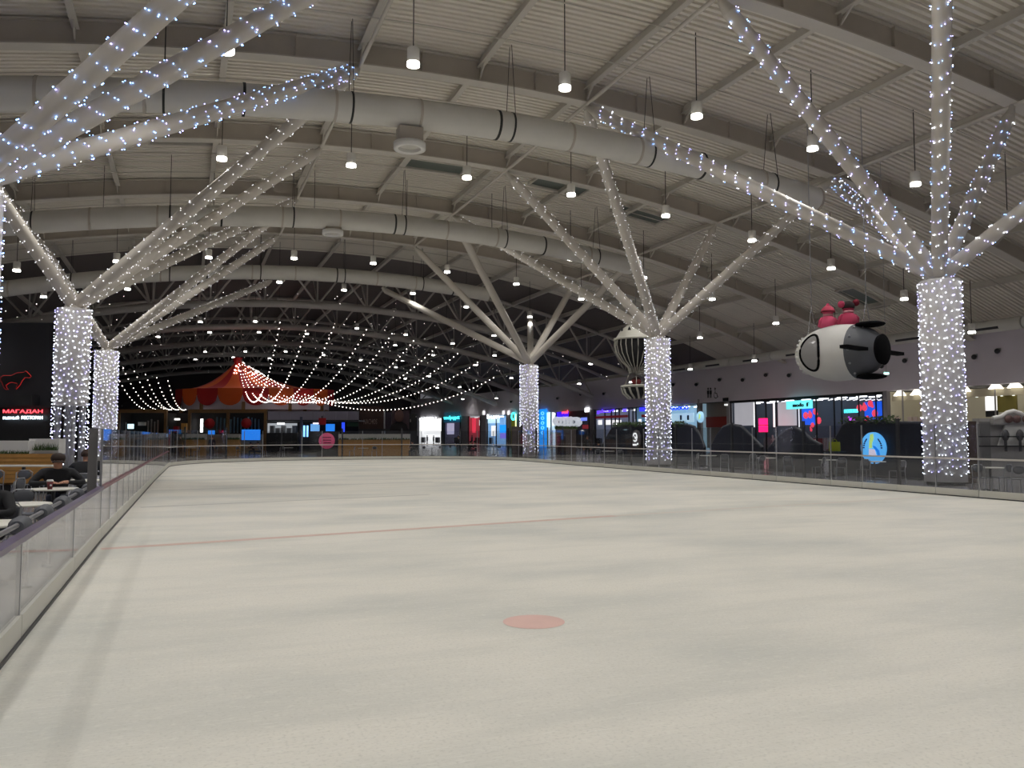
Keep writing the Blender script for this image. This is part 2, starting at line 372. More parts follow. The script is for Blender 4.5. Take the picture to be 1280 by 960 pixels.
# ================================================================== AIR DUCTS
def duct(y, drop, x0, x1, r, label):
    t = thing('air_duct', label, 'duct', (0, 0, 0), 0, 'arched air ducts')
    nseg = max(2, round((x1-x0)/3.2)); st = (x1-x0)/nseg
    for i in range(nseg):
        a, b = x0+i*st, x0+(i+1)*st-.02; xs = [a+(b-a)*j/4 for j in range(5)]
        MB().tube([(x, y, roof(x)-drop) for x in xs], r, 20).build('duct_section', DUCT, t)
        x = b; MB().tube([(x-.04, y, roof(x)-drop), (x+.06, y, roof(x)-drop)], r+.025, 20).build('joint_band', BEAM if i % 3 else CABLE, t)
        if i % 2 == 0:
            xm = a+.6; hs = MB().tube([(xm-.04, y, roof(xm)-drop), (xm+.04, y, roof(xm)-drop)], r+.02, 20).build('hanger_strap', CABLE, t)
            h = MB()
            for s in (-1, 1): h.tube([(xm, y+s*r, roof(xm)-drop), (xm, y+s*.1, roof(xm)+1)], .015, 4, caps=False)
            h.build('hanger_cable', CABLE, hs)
    return t
duct(30.3, 2.4, -21, 27.6, .57, 'large white round air duct nearest the camera under the roof')
duct(47.3, 2.35, -21, 27.4, .57, 'second white round air duct from the camera, under arched roof')
duct(64.5, 2.3, -21, 23.5, .55, 'farthest white round air duct, above the red circus tent')
def diffuser(px, py, Y, r, label):
    p = on_y(px, py, Y); t = thing('air_diffuser', label, 'vent', p, 0)
    MB().lathe([(r*.7, -.1), (r, -.12), (r, .12), (r*.72, .14)], 24).lathe([(r*.7, -.1), (r*.7, .14)], 24).build('outer_ring', WHITE, t)
    MB().lathe([(0, .05), (r*.7, .02)], 24).build('core_disc', DUCT, t)
    MB().box(-r*.75, r*.75, -.3, .3, .12, .7).build('plenum_box', BEAM, t)
diffuser(512, 183, 30.3, .62, 'round white ring air diffuser under the nearest large duct')
diffuser(416, 291, 47.3, .6, 'round air diffuser hanging under the second duct')
t = thing('wall_duct', 'long grey duct running along the top of the shop fascia', 'duct')
for i in range(9): MB().tube([(49.3, 30+i*6, 9.0), (49.3, 35.9+i*6, 9.0)], .42, 14).build('duct_section', DUCT, t)
for i in range(9): MB().box(48.9, 49.1, 31.5+i*6, 33.8+i*6, 8.75, 8.95).build('outlet_slot', DARKM, t)

# ================================================================== PENDANT LAMPS
words = 'first second third fourth fifth sixth seventh eighth ninth tenth eleventh twelfth thirteenth fourteenth fifteenth sixteenth seventeenth eighteenth nineteenth twentieth twenty-first twenty-second'.split()
spot = bpy.data.lights.new('pendant_spot', 'SPOT'); spot.energy = LAMP_W; spot.spot_size = math.radians(148); spot.spot_blend = 1.0; spot.shadow_soft_size = .2; spot.color = (1, .985, .95)
spotf = spot.copy(); spotf.energy = LAMP_FAR_W
pm = {'housing': MB().lathe([(0, .62), (.19, .62), (.21, .6), (.21, 0), (.19, 0), (.19, .1)], 16).mesh('housing', LAMPB),
      'lens': MB().lathe([(0, .0), (.19, .03)], 16).lathe([(.215, .0), (.215, .12), (.2, .13)], 16).mesh('lens', LENS)}
def pendant(x, y, far, label, dz=2.45):
    z = roof(x)-dz
    t = thing('pendant_lamp', label, 'lamp', (x, y, z), 0,
              'pendant lamps of the far hall' if far else 'pendant lamps over the rink hall')
    link('housing', pm['housing'], t); link('lens', pm['lens'], t)
    key = 'c%.2f_%.2f' % (x, dz)
    if key not in pm: pm[key] = MB().tube([(0, 0, .6), (0, 0, roof(x)+.95-z)], .02, 4, caps=False).mesh('cable', CABLE)
    link('cable', pm[key], t)
    link('pendant_light', spotf if far else spot, t, (0, 0, -.06))
for k in range(-3, 4):
    cnt = 0
    for i in range(-5, 9):
        if k < -1 and (i < -2 or i > 6) or (k, i) == (0, -1): continue
        row = ['nearest', 'second', 'third', 'fourth'][k] if k >= 0 else 'unseen'
        lb = 'white cylinder pendant lamp, %s from the cafe side in the %s lamp row' % (words[cnt], row) if k >= 0 else 'white cylinder pendant lamp hanging above or behind the camera'
        cnt += 1
        if (k, i) == (0, 0): pendant(.8, 23.2, False, lb, 3.9)
        else: pendant(1.2+5.62*i, {0: 26.1, 2: 48.9, 3: 58.6}.get(k, 26.6+10.6*k), False, lb)
for k in range(8):
    cnt = 0
    for i in range(-4, 9):
        if random.random() < .68: pendant(1.2+5.62*i+(k % 2)*1.2, 69.5+11.5*k+random.uniform(-1.5, 1.5), True, 'small pendant lamp in the far hall, %s from the cafe side in its %s row' % (words[cnt], words[k])); cnt += 1

# ================================================================== RINK BARRIER
def resample(path, step):
    P = [Vector((*p, 0)) for p in path]; out = [P[0]]; acc = 0; last = P[0]
    tot = sum((b-a).length for a, b in zip(P, P[1:])); nn = round(tot/step); st = tot/nn; want = st; run = 0
    for a, b in zip(P, P[1:]):
        L = (b-a).length
        while want <= run+L+1e-6: out.append(a+(b-a)*((want-run)/L)); want += st
        run += L
    return out
def frame(a, b):
    d = b-a; return Matrix.Translation(a) @ Matrix.Rotation(math.atan2(d.y, d.x), 4, 'Z'), d.length
def barrier(path, step, gh, rail_z, label, gmat, rail_mat, post_every=1, post_h=None, rail_r=.035):
    t = thing('rink_barrier', label, 'barrier'); pts = resample(path, step)
    for i, (a, b) in enumerate(zip(pts, pts[1:])):
        M, L = frame(a, b)
        MB().box(.012, L-.012, -.03, .03, .02, .22, 0, M).build('kick_panel', KICK, t)
        MB().box(.012, L-.012, -.008, .008, .235, min(gh, rail_z)-.02, 0, M).build('glass_panel', gmat, t)
        if gh > rail_z+.1: MB().box(.012, L-.012, -.008, .008, rail_z+.02, gh, 0, M).build('glass_panel', GL, t)
        MB().box(0, L, -.05, .05, 0, .03, 0, M).build('base_channel', DARKM, t)
        MB().box(-.012, L+.012, -rail_r, rail_r, rail_z-.025, rail_z+.025, 0, M).build('handrail', rail_mat, t)
        if post_every and i % post_every == 0:
            big = post_h and (i % (3*post_every) == 0); hp = post_h if big else gh
            M2 = Matrix.Translation(a)
            if big: MB().box(-.05, .05, .04, .12, 0, hp, 0, M).build('post', DARKM, t)
            else: MB().box(-.016, .016, -.012, .026, 0, hp, 0, M).build('post', METAL, t)
    return t
RAILP = mat('rail_plum', sr(92, 78, 104), .35, .2)
RAILG = mat('rail_grey', sr(205, 200, 195), .4, .3)
barrier(path_left_low, 4.2, .9, .9, 'low glass rink barrier with plum rail beside the cafe tables', GL, RAILP, 1, None, .05)
barrier(path_left_tall, 1.6, 1.92, .9, 'tall glass rink barrier running away along the cafe side', GL, mat('rail_red', sr(120, 72, 82), .4, .2), 1, None, .05)
barrier(path_far, 1.5, 2.15, 1.12, 'glass rink barrier with grey handrail curving round far end and shop side', GLR, RAILG, 1, 2.35)
t = thing('barrier_post', 'square grey steel post where the low barrier meets the tall one', 'post', (BL-.16, 16.05, 0))
MB().box(-.07, .07, -.07, .07, 0, 1.93).build('post_body', mat('post_grey', sr(120, 118, 118), .5, .3), t); MB().box(-.11, .11, -.11, .11, 0, .03).build('base_plate', DARKM, t)

# ================================================================== HANGING ROCKET
up = Vector((0, 0, 1)); fh = Vector((math.sin(YAW), math.cos(YAW), 0))
def axes(x, z, o):
    y = z.cross(x); return Matrix(((x.x, y.x, z.x, o.x), (x.y, y.y, z.y, o.y), (x.z, y.z, z.z, o.z), (0, 0, 0, 1)))
rp = at_depth(1051, 441, 36); ax = (cR*.64-fh*.77).normalized()
RM = axes(ax, up, rp); LZ = RM @ Matrix.Rotation(PI/2, 4, 'Y')       # lathe z -> rocket axis
RW = mat('rocket_white', sr(215, 213, 208), .55, noise=.06, nscale=2); RG = mat('rocket_grey', sr(88, 90, 94), .55); RB_ = mat('rocket_black', (.004, .004, .005), .9, spec=.1)
t = thing('toy_rocket', 'white rocket with grey tail hanging from the roof by cables', 'decoration')
ell = lambda s: 1.25*math.sqrt(max(0, 1-(s/2.1)**2))
MB().lathe([(max(.001, ell(s)), s) for s in [-2.1+.02*k*k if k < 8 else -2.1+.98+.2*(k-7) for k in range(18)] if s < .76]+[(ell(.76), .76)], 32, 0, LZ).build('hull', RW, t)
MB().lathe([(ell(.76)+.012, .74), (ell(1.1), 1.1), (ell(1.45), 1.45), (.62, 1.78)], 32, 0, LZ).build('tail_cone', RG, t)
nz = MB().lathe([(.55, 1.7), (.6, 1.74), (.66, 1.9), (.63, 1.92), (.0, 1.9)], 28, 0, LZ).build('nozzle', RB_, t)
for j in range(12):
    a = 2*PI*j/12; MB().ball(LZ @ Vector((1.14*math.cos(a), 1.14*math.sin(a), .92)), .055, 8).build('rivet', METAL, t)
for j in range(18):
    a = 2*PI*j/18; MB().ball(LZ @ Vector(((ell(-1.66)+.03)*math.cos(a), (ell(-1.66)+.03)*math.sin(a), -1.66)), .07, 8).build('stud', WHITE, t)
def hull_pt(s, ph, o): r = ell(s)+o; return RM @ Vector((s, -r*math.cos(ph), r*math.sin(ph)))
for side, nm in ((0, 'porthole'), (PI, 'porthole')):
    wn = MB(); rim = []
    for i in range(28):
        a = 2*PI*i/28; rim.append(hull_pt(-.80+.52*math.cos(a)*(1-.12*math.cos(a)), side+.72*math.sin(a), .03))
    cen = hull_pt(-.80, side, .05); mid = [hull_pt(-.80+.28*math.cos(2*PI*i/28), side+.38*math.sin(2*PI*i/28), .05) for i in range(28)]
    wn.add(rim+mid+[cen], [(i, (i+1) % 28, 28+(i+1) % 28, 28+i) for i in range(28)]+[(28+i, 28+(i+1) % 28, 56) for i in range(28)], 0, True)
    w_ = wn.build(nm, mat('porthole_glass', sr(150, 148, 148), .15), t)
    MB().tube(rim+[rim[0]], .055, 8).build('rim', RB_, w_)
for s in (1, -1): MB().ball(RM @ Vector((1.35, 0, s*1.12)), 1, 16, 0, (.62, .62, .13), RM.to_3x3().to_4x4()).build('fin', RB_, t)
for s in (1, -1): MB().box(1.3, 1.62, min(s*.5, s*2.5), max(s*.5, s*2.5), -.08, .06, 0, RM).build('fin', RB_, t)
for s in (-1.35, 1.2):
    p = RM @ Vector((s, 0, ell(s)*.9)); q = p+Vector((0, 0, 1.3)); cb = MB().tube([q, (q.x, q.y, roof(q.x)+.6)], .02, 5)
    for yy in (-.35, .35): cb.tube([q, RM @ Vector((s, yy, ell(s)*.92))], .018, 5)
    cb.build('suspension_cable', METAL, t)
def plush(o, sc_, coat, label, kind):
    """rounded plush body seen from behind; one continuous body, hat or hair as children"""
    t = thing('plush_figure', label, 'toy', o); M = Matrix.Scale(sc_, 4); F = fh
    prof = [(.0, -.1), (.36, -.08), (.40, .08), (.37, .25), (.28, .42), (.19, .52), (.16, .56), (.22, .62), (.26, .72), (.25, .84), (.17, .94), (.0, .97)]
    b = MB().lathe(prof, 20, 0, M)
    for s in (-1, 1):
        sd = cR*s; b.tube([Vector(v)*sc_ for v in (sd*.26+up*.40, sd*.38+up*.26-F*.02, sd*.40+up*.08+F*.04)], [.09*sc_, .1*sc_, .08*sc_], 10)
        b.ball((sd*.40+up*.04+F*.05)*sc_, .09*sc_, 10)
    b.build('body', coat, t)
    MB().lathe([(.2, .50), (.245, .53), (.245, .58), (.2, .61)], 20, 0, M).build('collar', mat('plush_light', sr(214, 150, 160), .9), t)
    if kind == 'hat':
        MB().lathe([(.28, .70), (.31, .74), (.31, .80), (.24, .92), (.12, 1.01), (0, 1.03)], 18, 0, M).build('hat', mat('plush_hat', sr(205, 80, 105), .9), t)
        MB().lathe([(.27, .70), (.33, .68), (.34, .74), (.28, .78)], 18, 0, M).build('hat_brim', mat('plush_dark', sr(120, 25, 45), .9), t)
        MB().ball((0, 0, 1.06*sc_), .08*sc_, 10).build('pompom', coat, t)
    else:
        MB().ball((0, 0, .80*sc_), .285*sc_, 16, 0, (1, 1, .85)).build('hair', mat('plush_hair', sr(36, 22, 24), .9), t)
        for s in (-1, 1): MB().ball(cR*s*.33*sc_+up*(.92+.04*s)*sc_-F*.05, .16*sc_, 12).build('hair_bun', coat if s < 0 else mat('plush_dark', sr(120, 25, 45), .9), t)
PK = mat('plush_pink', sr(205, 78, 112), .9); PK2 = mat('plush_rose', sr(178, 55, 88), .9)
plush(RM @ Vector((-.50, -.1, 1.20)), .92, PK, 'pink plush figure with bobble hat riding on top of the rocket', 'hat')
plush(RM @ Vector((.34, .1, 1.24)), .98, PK2, 'rose plush figure with dark hair riding nearest the rocket tail', 'hair')

# ================================================================== HANGING BALLOON
bp_ = at_depth(795, 432, 60)
t = thing('toy_balloon', 'black and white ribbed hot air balloon hanging behind the lit column', 'decoration', bp_)
BWH = mat('balloon_white', sr(205, 202, 190), .6)
env = [(0, 1.62), (.55, 1.52), (1.1, 1.15), (1.5, .5), (1.55, 0), (1.4, -.6), (1.0, -1.2), (.55, -1.6)]
MB().lathe([(r*.93, z*.96) for r, z in env], 24).build('envelope', BLACK, t)
MB().lathe([(r*1.0, z*1.0) for r, z in env[:4]], 24).build('crown', BWH, t)
MB().tube([(1.56*math.cos(2*PI*i/32), 1.56*math.sin(2*PI*i/32), .45) for i in range(33)], .09, 8).build('ring', BWH, t)
for i in range(10):
    a = 2*PI*i/10; MB().prism([(-.14, 0), (.14, 0), (0, .3)], .05, Matrix.Translation((1.15*math.cos(a), 1.15*math.sin(a), 1.0)) @ Matrix.Rotation(a+PI/2, 4, 'Z')).build('vent_flap', BLACK, t)
for i in range(22):
    a = 2*PI*i/22; MB().tube([(r*math.cos(a), r*math.sin(a), z) for r, z in [(1.53, .45), (1.58, 0), (1.43, -.6), (1.03, -1.2), (.6, -1.6), (.5, -2.0)]], .035, 5).build('rib', BWH, t)
bk = MB().lathe([(0, -3.9), (.6, -3.85), (.95, -3.5), (1.05, -3.05), (1.0, -3.05), (.9, -3.45), (0, -3.7)], 20).build('basket', BLACK, t)
MB().tube([(1.06*math.cos(2*PI*i/24), 1.06*math.sin(2*PI*i/24), -3.0) for i in range(25)], .1, 8).build('basket_rim', BWH, t)
for i in range(12):
    a = 2*PI*i/12; MB().tube([(1.06*math.cos(a), 1.06*math.sin(a), -3.05), (.97*math.cos(a+.12), .97*math.sin(a+.12), -3.5), (.6*math.cos(a+.3), .6*math.sin(a+.3), -3.87)], .08, 6).build('basket_stripe', BWH, bk)
for i in range(6):
    a = 2*PI*i/6; MB().tube([(.52*math.cos(a), .52*math.sin(a), -1.9), (1.0*math.cos(a), 1.0*math.sin(a), -3.0)], .02, 4).build('basket_rope', BWH, t)
MB().tube([(0, 0, 1.6), (0, 0, roof(bp_.x)+.6-bp_.z)], .02, 4).build('suspension_cable', METAL, t)
t = thing('plush_figure', 'dull red plush figure sitting in the balloon basket', 'toy', bp_+Vector((0, 0, -3.68)))
b = MB().lathe([(0, 0), (.42, .05), (.46, .3), (.36, .62), (.22, .78), (.3, .88), (.36, 1.05), (.3, 1.25), (0, 1.36)], 16)
for s in (-1, 1): b.tube([cR*s*.34+up*.6, cR*s*.52+up*.42-fh*.15], [.12, .1], 8)
b.build('body', mat('plush_red', sr(150, 60, 62), .9), t); MB().ball((0, 0, 1.18), .34, 12, 0, (1, 1, .6)).build('hair', mat('plush_brown', sr(60, 32, 30), .9), t)

# ================================================================== CIRCUS TENT
TD = 92; tc_ = at_depth(318, 545, TD); tc_.z = 0; ap = at_depth(297, 450, TD); ZE, ZV = 6.9, 5.05
t = thing('circus_tent', 'red and orange striped circus tent with scalloped edge', 'tent'); NG = 20
def eave(u): return tc_+cR*(8.8*math.cos(u))+fh*(4.3*math.sin(u))
for g in range(NG):
    gm = MB(); u0, u1 = 2*PI*g/NG, 2*PI*(g+1)/NG; m_ = RED if g % 2 else ORANGE; vs = []
    for i in range(9):
        f = i/8*.97+.03
        for u in (u0, (u0+u1)/2, u1):
            e = eave(u); p = Vector((ap.x, ap.y, 0))*(1-f)+e*f; vs.append((p.x, p.y, ZE+(ap.z-ZE)*(1-f)**2.3))
    gm.add(vs, [(i*3+j, i*3+j+1, (i+1)*3+j+1, (i+1)*3+j) for i in range(8) for j in range(2)], 0, True)
    go = gm.build('canopy_gore', m_, t)
    vm = MB(); a, b2 = eave(u0), eave(u1); tp = []; bt = []
    for i in range(13):
        f = i/12; p = a*(1-f)+b2*f; q = (p-tc_)*.01+p; tp.append((q.x, q.y, ZE+.02)); bt.append((q.x, q.y, ZE-.7-(1.15*math.sqrt(max(0, 1-(2*f-1)**2)))))
    vm.add(tp+bt, [(i, i+1, 14+i, 13+i) for i in range(12)]); vm.build('valance_flap', m_, go)
MB().tube([ap+Vector((0, 0, -.5)), ap+Vector((0, 0, .25))], [.3, .55], 10).build('top_cap', RED, t)
MB().lathe([(1, ZV-.4), (1, ZV+1.2)], 40, 0, Matrix.Translation(tc_) @ Matrix(((8.3*cR.x, 4.0*fh.x, 0, 0), (8.3*cR.y, 4.0*fh.y, 0, 0), (0, 0, 1, 0), (0, 0, 0, 1)))).build('drum_wall', mat('drum_grey', sr(205, 195, 205), .7), t)
for g in range(10):
    e = tc_+(eave(2*PI*(g+.5)/10)-tc_)*.93; MB().box(-.18, .18, -.18, .18, 0, ZV+.4, 0, Matrix.Translation(e)).build('tent_post', DWOOD, t)
cl_ = MB(); rnd = random.Random(3)
for i in range(48):
    f = rnd.random(); u = rnd.uniform(-1.9, .3); e = eave(u); ff = .05+.24*f; p = Vector((ap.x, ap.y, 0))*(1-ff)+e*ff
    cl_.bead((p.x, p.y, ZE+(ap.z-ZE)*(1-ff)**2.3+.15), .06)
tag(cl_.build('top_bulbs', BULB, t), kind='stuff')

def string(p0, p1, sag, label, group, sp=.46, r=.055, skip=.0):
    t = thing('string_light', label, 'lights', (0, 0, 0), 0, group); p0, p1 = Vector(p0), Vector(p1); n_ = 40
    f = lambda u: p0+(p1-p0)*u-Vector((0, 0, 4*sag*u*(1-u)))
    pts = [f(i/n_) for i in range(n_+1)]; L = sum((a-b).length for a, b in zip(pts, pts[1:]))
    MB().tube(pts, .018, 4, caps=False).build('wire', CABLE, t); bl = MB(); k = int(L/sp)
    for i in range(int(k*skip), k+1): bl.bead(f(i/k)-Vector((0, 0, .1)), r)
    tag(bl.build('bulbs', BULB, t), kind='stuff')
chord = lambda x, y=79: Vector((x, y-.35, roof(x)-2.75))
ends = [(350, 402), (384, 405), (417, 408), (458, 411), (490, 416), (517, 425), (545, 433), (572, 441), (597, 452), (617, 471)]
for i, (px, py) in enumerate(ends):
    e = on_y(px, py, 78.6); e.z = min(e.z, roof(e.x)-2.3); h = ap.z+.45; lowz = 5.35 if i < 9 else 4.6
    # sag so that the lowest point of the parabola sits at lowz
    lo, hi = 0.5, 12
    for _ in range(40):
        s_ = (lo+hi)/2; zm = min(h+(e.z-h)*u/40-4*s_*(u/40)*(1-u/40) for u in range(41))
        if zm > lowz: lo = s_
        else: hi = s_
    string((ap.x, ap.y, h), e, s_, '%s string of bulbs from tent peak, counting away from the tent' % words[i], 'bulb strings fanning out from the tent peak', skip=.1)
for i in range(6):
    a = at_depth(140+14*i, 455+4*i, 80); b2 = at_depth(183+14*i if i < 3 else 205+9*(i-2), 511, 87)
    string(a, b2, .9, '%s bulb string on the column side of the tent' % words[i], 'bulb strings beside the lit column', .6, .05)

# ================================================================== WOOD PAVILION, KIOSKS UNDER / BESIDE THE TENT
def vbox(px0, px1, y0, y1, D, th=.2, off=0):
    """upright box facing the camera side, between two pixel columns at distance D, z from rows"""
    a, b2 = at_depth(px0, 545, D+off), at_depth(px1, 545, D+off); z1 = at_depth((px0+px1)/2, y0, D+off).z; z0 = at_depth((px0+px1)/2, y1, D+off).z
    a.z = b2.z = 0; d = b2-a; M = Matrix.Translation(a) @ Matrix.Rotation(math.atan2(d.y, d.x), 4, 'Z'); return M, d.length, max(0, z0), z1
def vb(name, px0, px1, y0, y1, D, m, parent, th=.2, off=0):
    M, L, z0, z1 = vbox(px0, px1, y0, y1, D, th, off); return MB().box(0, L, 0, th, z0, z1, 0, M).build(name, m, parent)
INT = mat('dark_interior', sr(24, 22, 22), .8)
def em(name, col, s, base=None): return mat(name, base or col, .5, emit=col, es=s)
SCRB = em('screen_blue', sr(40, 130, 240), .9); REDP = mat('red_sign', sr(185, 24, 34), .5); WL = em('white_light', (1, .98, .95), 2.5)
D = 84
def stall(px0, px1, posts, label, disc, D=84):
    t = thing('wooden_stall', label, 'stall')
    for p in posts: vb('post', p-1.6, p+1.6, 515, 567, D, DWOOD, t, .26, -.05)
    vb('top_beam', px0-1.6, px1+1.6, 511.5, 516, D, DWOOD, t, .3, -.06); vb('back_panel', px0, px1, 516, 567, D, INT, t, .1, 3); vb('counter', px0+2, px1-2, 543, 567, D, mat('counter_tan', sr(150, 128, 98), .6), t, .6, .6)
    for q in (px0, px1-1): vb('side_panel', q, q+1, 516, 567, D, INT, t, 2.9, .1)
    for (cx, cy, r) in disc:
        p = at_depth(cx, cy, D+.4); MB().lathe([(0, .05), (r*D/FPX, .05), (r*D/FPX, -.05), (0, -.05)], 24, 0, axes(cR, -fh, p)).build('round_sign', REDP, t)
    return t
t = stall(147, 206, (147, 206), 'dark wooden stall between lit columns and tent, with white screen', [])
vb('screen', 159, 166.5, 530, 536, D, em('screen_white', sr(190, 225, 235), 1.6), t, .1, 1.2)
for i in range(8):
    x = 150+i*1.9 if i < 4 else 184+(i-4)*4; vb('shelf_item', x, x+1.1, 524+(i*3) % 5, 541, D, mat('item_grey', sr(150, 150, 150), .5), t, .15, 1.6)
vb('shelf_board', 172, 181, 527.5, 532, D, WHITE, t, .3, 1.5)
t = stall(236, 331, (236, 284, 331), 'wooden stall under the tent with two red round signs', [(262, 529.5, 6.4), (308, 529, 6.4)])
for i, (x, wv) in enumerate(((241, 3.8), (250, 2.6))):
    for k in range(3): vb('lit_shelf', x, x+wv, 523.5+k*6, 528.5+k*6, D, WL, t, .2, 1.8)
vb('screen', 260, 268, 538, 543, D, SCRB, t, .1, .35); vb('screen', 302, 325, 537, 550, D, SCRB, t, .1, .35)
for i in range(12):
    x = 270+i*4.6 if i < 3 else 287+(i-3)*4.4; vb('bottle_column', x, x+1.3, 521+(i*5) % 4, 541, D, mat('item_teal', sr(90, 120, 130), .4), t, .2, 2.2)
t = thing('toy_stand', 'warm lit stand with red goods between the two wooden stalls', 'stall')
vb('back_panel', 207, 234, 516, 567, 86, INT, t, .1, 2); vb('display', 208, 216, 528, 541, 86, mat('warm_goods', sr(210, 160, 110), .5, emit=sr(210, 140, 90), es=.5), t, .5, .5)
vb('red_goods', 214.5, 222, 533, 541, 86, REDP, t, .5, .2); vb('lamp_strip', 217, 224, 523, 525, 86, WL, t, .1, .4); vb('counter', 207, 234, 541, 567, 86, DARKM, t, .6, .3); vb('wood_panel', 226, 233, 529, 541, 86, WOOD, t, .2, .2)
# grey clad kiosk
t = thing('kiosk', 'long grey panelled kiosk with lit white interior right of the tent', 'kiosk'); D = 82
for i in range(8): vb('cladding_panel', 334.5+i*14.2, 348.3+i*14.2, 514, 524.8, D, mat('clad_grey', sr(150, 146, 165), .5), t, .2)
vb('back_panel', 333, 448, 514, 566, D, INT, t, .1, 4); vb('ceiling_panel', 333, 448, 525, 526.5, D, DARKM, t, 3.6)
vb('lit_panel', 334, 371, 529, 541, D, mat('kiosk_white', sr(205, 210, 215), .5, emit=(.8, .85, .9), es=.35), t, .1, 3)
vb('tube_lamp', 346, 355, 528.5, 530.3, D, WL, t, .15, 1); vb('tube_lamp', 391, 398, 528.5, 530.5, D, em('pink_light', (1, .75, .78), 2), t, .15, 1)
for i in range(5): vb('appliance', 337+i*7, 342+i*7, 532+(i % 2)*3, 545, D, mat('appliance_grey', sr(140, 142, 146), .4, .3), t, .5, 2)
vb('counter', 333, 372, 541, 566, D, BLACK, t, .6, .4); vb('counter', 387, 423, 540, 566, D, BLACK, t, .6, .4)
vb('doorway_light', 379, 381, 532, 546, D, em('blue_white', sr(130, 190, 255), 2.2), t, .1, .6); vb('doorway_light', 383, 385, 532, 546, D, MATS['blue_white'], t, .1, .6); vb('kiosk_post', 374.5, 377.5, 521, 566, D, mat('post_blue', sr(80, 84, 110), .5), t, .3, -.1)
vb('screen', 388, 399, 530, 539, D, em('screen_sky', sr(110, 170, 230), .8), t, .1, .8); vb('screen', 407, 418, 530, 539, D, SCRB, t, .1, .8); vb('screen', 427, 430.5, 528, 540, D, em('screen_deep', sr(40, 70, 240), 1.2), t, .1, .5); vb('menu_board', 433, 447, 528, 533, D, mat('menu_green', sr(24, 70, 50), .5), t, .1, .5)
t = thing('red_banner_sign', 'small dark red square sign hung on the kiosk front', 'sign'); vb('board', 398, 407, 522.5, 531, 81.6, REDP, t, .1); vb('bracket', 401.5, 403, 520, 523, 81.6, DARKM, t, .1)
t = thing('round_sign_stand', 'pink round sign on a dark panel before the kiosk', 'sign'); vb('panel', 396, 423, 540, 575, 74, BLACK, t, .15)
p = at_depth(408.5, 551, 73.9); MB().lathe([(0, .04), (.72, .04), (.72, -.04), (0, -.04)], 28, 0, axes(cR, -fh, p)).build('disc', mat('pink_disc', sr(215, 100, 135), .5, emit=sr(200, 70, 110), es=.3), t)
for k in range(3): MB().box(-.42+.08*k, .4, -.05, -.04, .26-.24*k, .34-.24*k, 0, axes(cR, up, p)).build('stripe', mat('dark_pink', sr(120, 40, 65), .5), t)
# posters
t = thing('poster_wall', 'dark brown poster wall with a dim portrait beside the kiosk', 'poster'); D = 98
vb('poster', 449, 479.5, 508, 538, D, mat('poster_brown', sr(70, 48, 44), .6, noise=.4, nscale=.6), t, .15); vb('poster', 481.5, 489, 515, 538, D, mat('poster_violet', sr(56, 44, 60), .6), t, .15); vb('poster', 490, 511, 513, 538, D, mat('poster_mauve', sr(96, 76, 84), .6, noise=.3, nscale=.5), t, .15)
vb('frame_post', 479.5, 481, 513, 560, D, METAL, t, .2, -.1); vb('ledge', 448, 512, 536, 538.5, D, DARKM, t, .4, -.3)
M, L, z0, z1 = vbox(464, 466, 520, 532, D-.15); text('letters', 'NACHOS', 1.6, .62, mat('dim_letters', sr(150, 132, 124), .6), Matrix.Translation(at_depth(463, 527, D-.2)) @ Matrix.Rotation(-YAW, 4, 'Z'), t, .02)
hd = at_depth(499, 520, D-.12); pm_ = axes(cR, up, hd)
MB().ball(hd, .75, 14, 0, (.75, .08, 1), Matrix.Rotation(-YAW, 4, 'Z')).build('portrait_head', mat('portrait_skin', sr(120, 90, 84), .6), t)
MB().prism([(-1.1, -1.7), (-.9, -1.0), (-.35, -.7), (.35, -.7), (.9, -1.0), (1.1, -1.7)], .1, pm_).build('portrait_shoulders', mat('portrait_dark', sr(26, 20, 24), .6), t)
t = thing('dark_stand', 'tall black advertising stand beside the white shop', 'stand'); vb('board', 511.5, 521.5, 517, 545, 92, BLACK, t, .3); vb('base', 510, 523, 545, 567, 92, BLACK, t, .6); vb('white_mark', 512.5, 513.5, 524, 527.5, 91.9, WHITE, t, .05); vb('white_mark', 519.5, 520.3, 520, 521.5, 91.9, WHITE, t, .05)

# ================================================================== RESTAURANT BLOCK
RD = 60; t = thing('restaurant_front', 'dark restaurant wall with red-edged bull and lit name sign', 'building')
WD = mat('restaurant_wall', sr(58, 58, 64), .8)
vb('upper_wall', -70, 66, 402, 509, RD, WD, t, 4); vb('lower_front', -70, 73, 509, 578, RD, BLACK, t, 3, -.6); vb('ledge', -70, 64, 506.5, 509, RD, DARKM, t, .8, -.8); vb('air_unit', 16, 38, 494, 507, RD, mat('unit_grey', sr(48, 48, 52), .6), t, 1, -1.1)
bull = [(20, 270), (60, 235), (180, 235), (260, 195), (370, 185), (388, 165), (404, 172), (440, 205), (476, 242), (458, 264), (385, 262), (345, 310), (318, 370), (262, 435), (255, 425), (282, 362), (262, 345), (190, 332), (150, 345), (108, 378), (118, 412), (142, 438), (108, 440), (70, 395), (52, 345), (28, 310)]
o0 = at_depth(0, 450, RD-.3); k = RD/FPX/12; BM = axes(cR, up, o0)
cx = sum(p[0] for p in bull)/len(bull); cy = sum(p[1] for p in bull)/len(bull)
MB().prism([(x*k, -y*k) for x, y in bull], .08, BM).build('bull_silhouette', BLACK, t)
nb = [Vector(BM @ Vector((x*k, -.02, -y*k))) for x, y in bull]; MB().tube(nb+[nb[0]], .018, 6).build('bull_outline', em('neon_red', (1, .03, .03), .55), t)
SM = Matrix.Translation(at_depth(28.5, 514.5, RD-.75)) @ Matrix.Rotation(-YAW, 4, 'Z')
